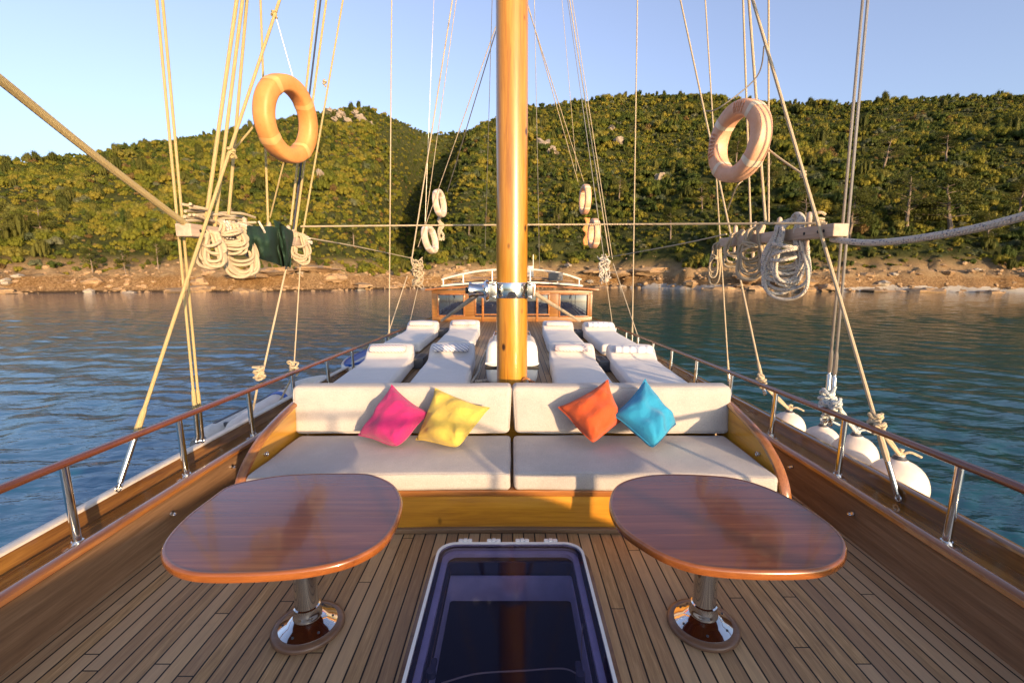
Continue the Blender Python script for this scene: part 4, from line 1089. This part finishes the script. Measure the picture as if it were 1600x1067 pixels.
WZ = WZ*gust*np.clip(.45+(RR-4)/22, .40, 1.05)
nr_, nc_ = WX.shape
wm = bpy.data.meshes.new('water'); ids_ = np.arange(nr_*nc_).reshape(nr_, nc_)
v_ = np.stack([WX, WY, WZ], -1).reshape(-1, 3)
f_ = np.stack([ids_[:-1, :-1], ids_[:-1, 1:], ids_[1:, 1:], ids_[1:, :-1]], -1).reshape(-1, 4)[:, ::-1]
b0 = len(v_); n = 30
gx = np.linspace(-900, 900, n+1); gy = np.linspace(-600, 800, n+1)
v2 = np.array([(x, y, -.30) for y in gy for x in gx]); f2 = np.array([(b0+j*(n+1)+i, b0+j*(n+1)+i+1, b0+(j+1)*(n+1)+i+1, b0+(j+1)*(n+1)+i) for j in range(n) for i in range(n)])
v_ = np.concatenate([v_, v2]); f_ = np.concatenate([f_, f2])
wm.vertices.add(len(v_)); wm.vertices.foreach_set('co', v_.ravel()); wm.loops.add(f_.size); wm.loops.foreach_set('vertex_index', f_.ravel().astype(np.int32))
wm.polygons.add(len(f_)); wm.polygons.foreach_set('loop_start', np.arange(0, f_.size, 4, dtype=np.int32)); wm.polygons.foreach_set('use_smooth', np.ones(len(f_), dtype=bool)); wm.update(calc_edges=True); wm.validate()
wm.materials.append(M['water']); wo = bpy.data.objects.new('water', wm); COL.objects.link(wo); wo.location = (0, 0, WATER); tag(wo, kind='structure')

# ================================================================== HILLS
AZK = [-75, -60, -47, -41, -34.2, -28, -23, -17.6, -14.5, -12.2, -10.2, -7.5, -5, -2.3, 1.5, 5.3, 10.5, 15, 21.5, 27, 33.4, 39, 43, 46.5, 58, 75]
ELK = [5.5, 7.2, 8.7, 10.6, 13.0, 14.9, 16.7, 17.9, 17.3, 16.6, 15.9, 15.9, 16.4, 17.2, 18.6, 19.0, 19.3, 19.3, 18.6, 17.2, 16.0, 15.3, 14.6, 13.8, 11, 7]
RK =  [330, 330, 330, 335, 340, 340, 335, 330, 350, 375, 410, 420, 400, 370, 340, 330, 330, 330, 330, 330, 330, 335, 340, 345, 350, 350]
SK_A = [-75, -50, -38, -30, -22, -16, -12, -6, 0, 6, 12, 18, 24, 30, 36, 42, 50, 75]
SK = [128, 128, 116, 106, 106, 111, 116, 124, 130, 130, 128, 122, 114, 112, 116, 124, 136, 160]
PK_A = [-75, -47, -30, -20, -16, -12.5, -9, -5, 2, 12, 30, 47, 75]
PK = [.95, .95, .95, .90, 1.05, 1.30, 1.25, .98, .88, .90, .95, .95, 1.0]
def sm(a, xs, ys):
    return float(np.interp(a, xs, ys)*.5+np.interp(a-1.2, xs, ys)*.25+np.interp(a+1.2, xs, ys)*.25)
def terrain(az, r):
    s, Rr, el, p = sm(az, SK_A, SK), sm(az, AZK, RK), float(np.interp(az, AZK, ELK)), sm(az, PK_A, PK)
    x, y = r*math.sin(R(az)), r*math.cos(R(az))
    s += 3.0*noise.noise(Vector((x*.06, y*.06, 3)))+1.6*noise.noise(Vector((x*.22, y*.22, 5)))
    top = HEYE+Rr*math.tan(R(el))
    dr = r-s
    if dr < 0: return WATER+dr*.35
    bank = 4.2+1.9*math.exp(-((az-9)/10)**2)+1.2*noise.noise(Vector((x*.05, y*.05, 9)))
    cl = min(1.0, dr/(5.0+2.2*noise.noise(Vector((x*.12, y*.12, 1)))))
    cl = cl*cl*(3-2*cl)
    z = WATER+bank*cl
    tv = max(0.0, min(1.0, (dr-7)/(Rr-s-7))); ac = -14.6+4.5*tv
    z -= 40*math.sin(math.pi*tv**1.5)**.8*math.exp(-((az-ac)/(3.2 if az < ac else 4.2))**2)
    z += 15*math.sin(math.pi*tv)**.8*math.exp(-((az-ac-7.5)/4.0)**2)
    nz = .55*noise.noise(Vector((x*.45, y*.45, 2)))+.30*noise.noise(Vector((x*1.1, y*1.1, 4)))
    rg_ = abs(noise.noise(Vector((x*.16, y*.16, 31))))+.5*abs(noise.noise(Vector((x*.42, y*.42, 33))))
    z += nz*1.5*min(1, dr/2)*(1 if dr < 22 else .4)-(1.5*rg_ if dr < 16 else 0)*min(1, dr/3)*min(1, max(0, 16-dr)/4)
    t = max(0.0, (dr-7)/(Rr-s-7))
    if t <= 1: z += (top-WATER-bank)*(t**p)*(1-.04*math.sin(math.pi*t))
    else: z += (top-WATER-bank)*(1-.30*(t-1)-.9*(t-1)**2)
    amp = min(1, t*6)*max(0, 1-abs(t-.45)*1.7)
    z += amp*9*noise.noise(Vector((x*.016, y*.016, 7)))+amp*4*noise.noise(Vector((x*.045, y*.045, 8)))
    return z
def hill_mat():
    t = NT('dry_hillside_ground'); co = t.coord('Object')
    z = t.node('ShaderNodeSeparateXYZ', i0=t.node('ShaderNodeNewGeometry').outputs['Position']).outputs[2]
    n1 = t.noise(co, .35, 6, .65); n2 = t.noise(co, 2.2, 5, .7); n3 = t.noise(co, .06, 3)
    n4 = t.noise(t.coord('Object', (1, 1, 3.2)), 5.5, 5, .75)
    n2 = t.math('ADD', t.math('MULTIPLY', n2, .45), t.math('MULTIPLY', n4, .55))
    rock = t.ramp(n2, [(.36, (.06, .036, .02)), (.46, (.25, .15, .075)), (.56, (.44, .28, .14)), (.66, (.60, .43, .26))])
    ochre = t.ramp(n2, [(.36, (.08, .042, .018)), (.5, (.33, .185, .075)), (.64, (.52, .35, .18))])
    sand = t.ramp(t.math('ADD', t.math('MULTIPLY', n1, .4), t.math('MULTIPLY', n2, .6)), [(.36, (.15, .10, .055)), (.46, (.36, .235, .12)), (.62, (.54, .38, .21))])
    hz = t.math('ADD', z, t.math('MULTIPLY', t.math('SUBTRACT', n1, .5), 2.2))
    c = t.mix(t.ramp(t.math('DIVIDE', t.math('ADD', hz, 1.9), 4), [(.22, (0, 0, 0)), (.36, (1, 1, 1))]), rock, t.mix(t.ramp(n3, [(.42, (0, 0, 0)), (.55, (1, 1, 1))]), ochre, rock))
    c = t.mix(t.ramp(t.math('DIVIDE', t.math('ADD', hz, 1.9), 4), [(.72, (0, 0, 0)), (.86, (1, 1, 1))]), c, sand)
    wet = t.ramp(t.math('ADD', z, t.math('MULTIPLY', t.math('SUBTRACT', n1, .5), .5)), [(0, (1, 1, 1)), (1, (0, 0, 0))])
    wl = t.math('LESS_THAN', z, WATER+.38); c = t.mix(t.math('MULTIPLY', wl, .75), c, (.035, .026, .018))
    px_ = t.node('ShaderNodeSeparateXYZ', i0=co).outputs[0]
    beach = t.math('MULTIPLY', t.math('GREATER_THAN', t.math('ADD', px_, t.math('MULTIPLY', n1, 14)), 40.0), t.math('LESS_THAN', hz, WATER+.95))
    c = t.mix(t.math('MULTIPLY', beach, .85), c, (.56, .53, .49))
    scrub = t.ramp(n1, [(.35, (.04, .05, .014)), (.65, (.085, .088, .028))])
    c = t.mix(t.ramp(t.math('DIVIDE', hz, 20), [(.16, (0, 0, 0)), (.30, (1, 1, 1))]), c, scrub)
    t.set(Base_Color=c, Roughness=.95, Specular_IOR_Level=.1); t.bump(t.math('ADD', n2, t.math('MULTIPLY', n1, .5)), 1.0, .9); return t.m
M['hill'] = hill_mat()
azs = np.linspace(-75, 75, 421)
rr_ = np.concatenate([np.linspace(90, 160, 150), np.linspace(161, 440, 110), np.linspace(445, 620, 20)])
vs = []; TG = {}
for r in rr_:
    for a in azs:
        vs.append((r*math.sin(R(a)), r*math.cos(R(a)), terrain(a, r)))
na = len(azs); fs = [(j*na+i, j*na+i+1, (j+1)*na+i+1, (j+1)*na+i) for j in range(len(rr_)-1) for i in range(na-1)]
hl = MB().add(vs, fs).build('hills', M['hill'], origin=(0, 0, 0), smooth=60)
tag(hl, kind='structure')

# ================================================================== VEGETATION
def leaf_mat(name, stops, trans=.32):
    t = NT(name); oi = t.node('ShaderNodeObjectInfo').outputs['Random']
    n = t.noise(t.coord('Object'), 1.1, 3)
    f = t.math('ADD', t.math('MULTIPLY', oi, .75), t.math('MULTIPLY', n, .25))
    c = t.ramp(f, stops); t.set(Base_Color=c, Roughness=.7, Specular_IOR_Level=.2)
    tl = t.node('ShaderNodeBsdfTranslucent', Color=c).outputs[0]
    mx = t.node('ShaderNodeMixShader', i0=trans); t.l.new(t.b.outputs[0], mx.inputs[1]); t.l.new(tl, mx.inputs[2])
    t.l.new(mx.outputs[0], t.n['Material Output'].inputs[0]); return t.m
G1 = [(.10, (.09, .11, .014)), (.35, (.15, .158, .018)), (.55, (.21, .192, .024)), (.75, (.265, .215, .03)), (.9, (.16, .17, .045))]
M['leaf'] = leaf_mat('maquis_leaves', G1)
M['leafd'] = leaf_mat('dark_green_leaves', [(.1, (.04, .062, .012)), (.5, (.07, .095, .016)), (.9, (.10, .115, .022))])
M['leafg'] = leaf_mat('grey_green_leaves', [(.1, (.085, .105, .05)), (.5, (.13, .15, .075)), (.9, (.18, .18, .10))])
M['leafb'] = leaf_mat('dry_brown_leaves', [(.1, (.14, .085, .03)), (.5, (.20, .13, .045)), (.9, (.24, .17, .07))])
M['needle'] = leaf_mat('pine_needles', [(.1, (.05, .06, .010)), (.5, (.09, .095, .018)), (.9, (.13, .125, .026))])
M['bark'] = plain('grey_bark', (.20, .15, .11), .9, 0, .3, .5, 20)
M['stone'] = plain('pale_limestone', (.26, .21, .16), .9, 0, .25, .6, 6)
M['stonep'] = plain('grey_shore_stone', (.33, .28, .22), .9, 0, .3, .7, 5)
M['stoned'] = plain('shore_rock', (.33, .215, .115), .9, 0, .4, .7, 5)
def bush_mb(seed, w, h, nl, lumps, size, flat=0.):
    rg = np.random.default_rng(seed); m = MB()
    L = []
    for i in range(lumps):
        a = rg.uniform(0, 2*math.pi); d_ = w*.5*math.sqrt(rg.uniform(0, .75)); k = rg.uniform(.16, .46)
        hh = h*rg.uniform(.30, .85)*(1-.45*(d_/(w*.5)))
        L.append((Vector((d_*math.cos(a), d_*math.sin(a), hh)), w*k*.62, h*rg.uniform(.22, .34)))
    vs = []; fs = []
    for i in range(nl):
        c, rx, rz = L[rg.integers(lumps)]
        d_ = Vector(rg.normal(size=3)).normalized()
        if d_.z < -.35: d_.z *= -1
        p = c+Vector((d_.x*rx, d_.y*rx, d_.z*rz))*(rg.uniform(.72, 1.08) if rg.uniform() < .8 else rg.uniform(1.0, 1.5))
        nrm = (d_+Vector(rg.normal(size=3))*.55).normalized(); u = nrm.orthogonal().normalized(); v = nrm.cross(u)
        an = rg.uniform(0, 6.28); u, v = u*math.cos(an)+v*math.sin(an), v*math.cos(an)-u*math.sin(an)
        s1 = size*rg.uniform(.6, 1.3); s2 = s1*rg.uniform(.45, .8)
        o = len(vs); vs += [p-u*s1, p-v*s2+nrm*s1*.15, p+u*s1, p+v*s2-nrm*s1*.1]; fs.append((o, o+1, o+2, o+3))
    m.add(vs, fs)
    for c, rx, rz in L:     # twiggy dense heart of each clump
        pr = [(.05, -1), (.62, -.75), (.86, -.2), (.8, .35), (.45, .78), (.05, .9)]
        o = [(r_*rx*.74, z_*rz*.74) for r_, z_ in pr]; m.lathe(o, c, (0, 0, 1), 8, False)
    # stem
    m.tube([(0, 0, -.4), (0, 0, h*.4)], w*.03, 5)
    return m
def pine_mb(seed, H, W):
    rg = np.random.default_rng(seed); tr = MB(); cr = MB()
    lean = Vector((rg.uniform(-.10, .10), rg.uniform(-.08, .08), 0)); pts = [Vector((0, 0, -.5))]+[lean*H*(k/6)**1.4+Vector((rg.uniform(-.1, .1), rg.uniform(-.1, .1), H*k/6)) for k in range(1, 7)]
    tr.tube(pts, [H*.032*(1-.85*k/6) for k in range(7)], 7)
    vs = []; fs = []
    nb = 20
    for i in range(nb):
        k = rg.uniform(.32, 1.0); z = H*k; a = rg.uniform(0, 6.28); base = lean*H*k**1.4
        reach = W*.5*(1.05-.62*k)*rg.uniform(.5, 1.1)+.2
        tip = base+Vector((reach*math.cos(a), reach*math.sin(a), z+.06*H*rg.uniform(-.3, 1)))
        tr.tube([base+Vector((0, 0, z-.05*H)), tip], [H*.008, H*.003], 4)
        R1 = W*rg.uniform(.13, .22)
        for j in range(135):
            d_ = Vector(rg.normal(size=3)).normalized(); p = tip+Vector((d_.x*R1, d_.y*R1, d_.z*R1*.55+R1*.15))*rg.uniform(.4, 1.1)
            u = (d_+Vector(rg.normal(size=3))*.6+Vector((0, 0, .4))).normalized(); v = u.orthogonal().normalized()
            s1 = rg.uniform(.10, .22)*H/8; s2 = s1*.42; o = len(vs)
            vs += [p-u*s1-v*s2*.3, p-v*s2, p+u*s1, p+v*s2]; fs.append((o, o+1, o+2, o+3))
    cr.add(vs, fs); return tr, cr
kinds = [('leaf', 1, 3.6, 2.6, 'rounded olive green bush'), ('leaf', 2, 3.0, 2.9, 'upright olive green bush'), ('leafd', 3, 3.8, 2.4, 'dark green spreading bush'), ('leafg', 4, 2.9, 2.0, 'grey green low bush'),
         ('leaf', 5, 4.2, 2.9, 'broad olive green bush'), ('leafb', 6, 2.6, 2.1, 'dry brown bush'), ('leafd', 7, 2.6, 4.0, 'dark green tall bush'), ('needle', 8, 2.8, 5.2, 'yellow green young pine')]
KWL = [.27, .20, .07, .06, .20, .09, .04, .07]; KWR = [.18, .12, .23, .15, .12, .03, .10, .07]; KWC = [.19, .14, .22, .06, .13, .02, .12, .12]  # golden kinds left, darker right: the slopes' sunlight and shade put into bush colour
protos = [bush_mb(sd, w, h, 1100, 15, .105) for (mt_, sd, w, h, lb) in kinds]
# scatter
pts = []
tries = 0
cell = {}
def far_enough(x, y, d_):
    k = (int(x//5), int(y//5))
    for i in (-1, 0, 1):
        for j in (-1, 0, 1):
            for (a, b, c) in cell.get((k[0]+i, k[1]+j), ()):
                if (a-x)**2+(b-y)**2 < ((d_+c)*.5)**2: return False
    cell.setdefault(k, []).append((x, y, d_)); return True
while tries < 190000:
    tries += 1
    az = rng.uniform(-72, 72); r = math.sqrt(rng.uniform(108**2, 470**2))
    s = sm(az, SK_A, SK); Rr = sm(az, AZK, RK)
    x, y = r*math.sin(R(az)), r*math.cos(R(az))
    gap = 8.5+7*noise.noise(Vector((x*.05, y*.05, 21)))
    if r < s+gap or r > Rr*1.12: continue
    dens = .5+.9*noise.noise(Vector((x*.03, y*.03, 11)))
    d_ = 1.35+.95*max(0, (r-120)/220)
    if rng.uniform() > .75+dens*.4: continue
    if not far_enough(x, y, d_*max(.55, min(1.7, .95+1.5*noise.noise(Vector((x*.055, y*.055, 41)))))*.86): continue
    big_ = max(.55, min(1.7, .95+1.5*noise.noise(Vector((x*.055, y*.055, 41)))))
    k = int(rng.choice(len(kinds), p=KWC if r > Rr*.9 else (KWL if az < -13 else KWR))); sc = big_*(.38+.66*rng.uniform()**1.7)*(1.0+.25*(r > 230))*(1.25 if r > Rr*.93 else 1)
    if r < s+22: sc *= .8
    if r > Rr*.88: sc *= .68
    pts.append((x, y, terrain(az, r)-.1, k, sc, rng.uniform(0, 6.28), r, az))
pts.sort(key=lambda p: p[6]/(p[4]))
near, far = pts[:290], pts[290:]
pro_ob = [None]*len(kinds)
for (x, y, z, k, sc, ro, r, az) in near:
    if pro_ob[k] is None:
        o = protos[k].build('bush', M[kinds[k][0]], origin=(0, 0, 0), smooth=0); pro_ob[k] = o
    else: o = pro_ob[k].copy(); COL.objects.link(o)
    o.location = (x, y, z); o.rotation_euler = (0, 0, ro); o.scale = (sc, sc, sc*rng.uniform(.85, 1.2))
    zone = 'left of the valley' if az < -14 else ('near the middle of the bay' if az < 12 else 'on the right of the bay')
    tag(o, f'{kinds[k][4]} low on the slope {zone}', 'bush', f'{kinds[k][4]}s low on the slope {zone}')
for k in range(len(kinds)):
    if pro_ob[k] is None: pro_ob[k] = protos[k].build('bush', M[kinds[k][0]], origin=(0, 0, 0), smooth=0); pro_ob[k].location = (20*k, 140, 10)
# the rest of the maquis: one stuff object, points + geometry nodes
me = bpy.data.meshes.new('hillside_scrub'); me.from_pydata([p[:3] for p in far], [], [])
for nm, typ, dat in (('kind', 'INT', [p[3] for p in far]), ('size', 'FLOAT', [p[4] for p in far]), ('turn', 'FLOAT', [p[5] for p in far])):
    at = me.attributes.new(nm, typ, 'POINT'); at.data.foreach_set('value', dat)
sc_ob = bpy.data.objects.new('hillside_scrub', me); COL.objects.link(sc_ob); tag(sc_ob, 'dense maquis scrub covering the hills', 'scrub', kind='stuff')
ng = bpy.data.node_groups.new('scatter_scrub', 'GeometryNodeTree')
ng.interface.new_socket('Geometry', in_out='INPUT', socket_type='NodeSocketGeometry'); ng.interface.new_socket('Geometry', in_out='OUTPUT', socket_type='NodeSocketGeometry')
gi = ng.nodes.new('NodeGroupInput'); go = ng.nodes.new('NodeGroupOutput'); join = ng.nodes.new('GeometryNodeJoinGeometry')
def attr(nm, typ):
    n = ng.nodes.new('GeometryNodeInputNamedAttribute'); n.data_type = typ; n.inputs[0].default_value = nm; return n.outputs[0]
for k in range(len(kinds)):
    oi = ng.nodes.new('GeometryNodeObjectInfo'); oi.inputs['Object'].default_value = pro_ob[k]; oi.inputs['As Instance'].default_value = True; oi.transform_space = 'ORIGINAL'
    ip = ng.nodes.new('GeometryNodeInstanceOnPoints')
    cmp_ = ng.nodes.new('FunctionNodeCompare'); cmp_.data_type = 'INT'; cmp_.operation = 'EQUAL'
    ints = [s_ for s_ in cmp_.inputs if s_.type == 'INT']
    ng.links.new(attr('kind', 'INT'), ints[0]); ints[1].default_value = k
    ng.links.new(cmp_.outputs[0], ip.inputs['Selection'])
    ng.links.new(gi.outputs[0], ip.inputs['Points']); ng.links.new(oi.outputs['Geometry'], ip.inputs['Instance'])
    cx = ng.nodes.new('ShaderNodeCombineXYZ'); ng.links.new(attr('turn', 'FLOAT'), cx.inputs[2]); ng.links.new(cx.outputs[0], ip.inputs['Rotation'])
    ng.links.new(attr('size', 'FLOAT'), ip.inputs['Scale']); ng.links.new(ip.outputs[0], join.inputs[0])
ng.links.new(join.outputs[0], go.inputs[0])
md = sc_ob.modifiers.new('scatter', 'NODES'); md.node_group = ng
# pines near the shore and a few up the slope
PN = [(20, 148, 9, 5, 0), (1040, 138, 8.5, 6, 0), (1085, 150, 8, 6, 1), (1310, 137, 11, 8, 2), (1395, 146, 12, 8, 0), (1460, 150, 12, 10, 1), (1560, 170, 9, 8, 2), (90, 150, 7.5, 7, 1), (260, 122, 5.5, 5, 2), (160, 128, 5, 6, 0), (210, 122, 5, 5, 1),
      (735, 150, 6.5, 6, 2), (870, 150, 7, 6, 1), (1240, 145, 9, 7, 0), (1180, 160, 9, 7, 1), (960, 165, 8, 7, 2), (560, 130, 6, 6, 1), (490, 124, 5, 5, 0), (660, 160, 8, 6, 2), (1520, 148, 8, 7, 0), (380, 140, 7, 6, 2), (1130, 190, 9, 8, 0), (1350, 190, 10, 8, 1), (1440, 205, 9, 8, 2)]
pine_pr = []
for i in range(3):
    tr, cr = pine_mb(50+i, 8.0, 6.0); pine_pr.append((tr, cr, None))
pv = [None]*3
for i, (px, rg_, H, W, k) in enumerate(PN):
    az = math.degrees(math.atan2((px-800)/F, CT)); x, y = rg_*math.sin(R(az)), rg_*math.cos(R(az)); z = terrain(az, rg_)-.2
    if pv[k] is None:
        t = thing('pine_tree', 'x', 'tree', (0, 0, 0)); pine_pr[k][0].build('trunk', M['bark'], t); pine_pr[k][1].build('crown', M['needle'], t, smooth=0); pv[k] = t; o = t
    else: o = copy_tree(pv[k])
    o.location = (x, y, z); o.rotation_euler = (0, 0, i*1.7); s = H/8; o.scale = (s*W/6*.9, s*W/6*.9, s)
    side = 'left shore' if px < 560 else ('middle of the shore' if px < 1000 else 'right shore')
    big = 'tall' if H >= 9 else ('medium' if H >= 7 else 'small')
    tag(o, f'{big} yellow green pine with a thin trunk above the {side}', 'tree', f'{big} pines above the {side}')
# rocks
def rock_mb(seed, irr=.35):
    rg = random.Random(seed); m = MB(); n, k = 14, 9; vs = []; fs = []
    for j in range(k+1):
        ph = math.pi*j/k
        for i in range(n):
            th = 2*math.pi*i/n; d_ = Vector((math.sin(ph)*math.cos(th), math.sin(ph)*math.sin(th), math.cos(ph)))
            e = 1+irr*noise.noise(d_*1.6+Vector((seed, 0, 0)))+.5*irr*noise.noise(d_*4+Vector((seed, 3, 0)))
            vs.append(d_*e)
    for j in range(k):
        for i in range(n): fs.append((j*n+i, (j+1)*n+i, (j+1)*n+(i+1) % n, j*n+(i+1) % n))
    return m.add(vs, fs)
rk = [rock_mb(i*3.7, .6).build('shore_boulder', M['stoned'] if i != 2 else M['stonep'], origin=(0, 0, 0), smooth=35) for i in range(4)]
rg = random.Random(11)
for i in range(110):
    o = rk[i] if i < 4 else rk[i % 4].copy()
    if i >= 4: COL.objects.link(o)
    az = rg.uniform(-50, 50); s = sm(az, SK_A, SK); r = s+rg.uniform(-1.5, 6)
    x, y = r*math.sin(R(az)), r*math.cos(R(az)); sc = rg.choice((.35, .5, .7, 1.0, 1.5, 2.2, 3.0)); sc = min(sc, .8) if i % 4 == 2 else sc; sc_z = .55 if sc > 1.6 else 1
    o.location = (x, y, terrain(az, r)+.1*sc); o.scale = (sc*rg.uniform(.9, 1.8), sc*rg.uniform(.8, 1.3), sc*rg.uniform(.4, .75)*sc_z); o.rotation_euler = (0, 0, rg.uniform(0, 6.3))
    zone = 'left' if az < -14 else ('middle' if az < 12 else 'right')
    tone = 'brown' if i % 4 != 2 else 'pale grey'
    tag(o, f'{tone} boulder at the waterline on the {zone} part of the shore', 'boulder', f'{tone} boulders on the {zone} part of the shore')
# shingle and broken stone along the waterline: one mass
m = MB(); rg = random.Random(23)
small = []
for q in range(3):
    b_ = MB(); r5 = random.Random(q); n_, k_ = 7, 4
    for j in range(k_+1):
        for i in range(n_):
            ph, th = math.pi*j/k_, 2*math.pi*i/n_; e_ = r5.uniform(.7, 1.25); b_.v.append((math.sin(ph)*math.cos(th)*e_, math.sin(ph)*math.sin(th)*e_, math.cos(ph)*e_))
    for j in range(k_):
        for i in range(n_): b_.f.append((j*n_+i, (j+1)*n_+i, (j+1)*n_+(i+1) % n_, j*n_+(i+1) % n_))
    small.append(b_)
for i in range(2000):
    az = rg.uniform(-56, 56); s_ = sm(az, SK_A, SK); r = s_+rg.uniform(-1, 1)**3*6+rg.uniform(0, 8)
    k = .12+.5*rg.random()**3; b_ = small[i % 3]; a = rg.uniform(0, 6.3); ca, sa = math.cos(a), math.sin(a); x, y = r*math.sin(R(az)), r*math.cos(R(az)); z = terrain(az, r)
    kx, ky, kz = k*rg.uniform(.8, 1.6), k*rg.uniform(.7, 1.2), k*rg.uniform(.45, .9)
    m.add([(x+v[0]*kx*ca-v[1]*ky*sa, y+v[0]*kx*sa+v[1]*ky*ca, z+v[2]*kz) for v in b_.v], b_.f)
tag(m.build('shore_rubble', M['stoned'], origin=(0, 0, 0), smooth=0), 'broken stones strewn along the waterline of the bay', 'stones', kind='stuff')
def elev_point(px, py):
    """where the sight line meets the hillside"""
    r3 = ray(px, py); az = math.degrees(math.atan2(r3[0], r3[1])); h = math.hypot(r3[0], r3[1])
    for r in np.arange(120, 420, .7):
        if terrain(az, r) > HEYE+r3[2]/h*r: return Vector((r*math.sin(R(az)), r*math.cos(R(az)), terrain(az, r)))
    return None
OC = [(518, 178, 3.2), (534, 183, 3.6), (556, 181, 3.0), (563, 189, 3.2), (578, 197, 3.0), (524, 190, 2.2), (850, 232, 4.0), (864, 240, 3.0), (955, 205, 2.4), (966, 224, 3.2), (1030, 283, 2.6), (500, 278, 2.4), (545, 192, 2.6)]
for i, (px, py, s) in enumerate(OC):
    p = elev_point(px, py)
    if p is None: continue
    o = rock_mb(40+i*2.3, .8).build('rock_outcrop', M['stone'], origin=(0, 0, 0), smooth=30)
    o.location = p+Vector((0, -.6, .5)); o.scale = (s*.9, s*.7, s*.7); o.rotation_euler = (R(-25), R(20), i)
    zone = 'near the top of the left hill' if px < 600 else ('halfway up behind the mast' if px < 900 else 'on the right hillside')
    tag(o, f'pale limestone outcrop showing {zone}', 'rock', f'limestone outcrops {zone}')

# ================================================================== CAMERA, LIGHT, WORLD
cam = bpy.data.cameras.new('camera'); cam.sensor_width = 36; cam.lens = F*36/1600; cam.clip_start = .05; cam.clip_end = 3000
co_ = bpy.data.objects.new('camera', cam); COL.objects.link(co_); co_.location = (0, 0, HEYE); co_.rotation_euler = (R(90)-TILT, 0, 0); S.camera = co_
sun = bpy.data.lights.new('sun', 'SUN'); sun.energy = 2.4; sun.angle = R(.8); sun.color = (1.0, .68, .38)
so_ = bpy.data.objects.new('sun', sun); COL.objects.link(so_)
sd = Vector((math.sin(SUN_AZ)*math.cos(SUN_EL), math.cos(SUN_AZ)*math.cos(SUN_EL), math.sin(SUN_EL)))
so_.rotation_euler = sd.to_track_quat('Z', 'Y').to_euler()
wd = bpy.data.worlds.new('World'); S.world = wd; wd.use_nodes = True
sky = wd.node_tree.nodes.new('ShaderNodeTexSky'); sky.sky_type = 'NISHITA'; sky.sun_disc = False; sky.sun_elevation = SUN_EL; sky.sun_rotation = SUN_AZ
sky.air_density = 1.0; sky.dust_density = 2.2; sky.ozone_density = 3.2
bgn = wd.node_tree.nodes['Background']; hs = wd.node_tree.nodes.new('ShaderNodeHueSaturation'); hs.inputs['Saturation'].default_value = .70; hs.inputs['Hue'].default_value = .516
wd.node_tree.links.new(sky.outputs[0], hs.inputs['Color']); wd.node_tree.links.new(hs.outputs[0], bgn.inputs[0]); bgn.inputs[1].default_value = .15
S.view_settings.view_transform = 'Standard'; S.view_settings.look = 'None'; S.view_settings.exposure = 1.75; S.view_settings.gamma = 1
S.render.engine = 'CYCLES'; S.cycles.max_bounces = 8; S.cycles.transparent_max_bounces = 12
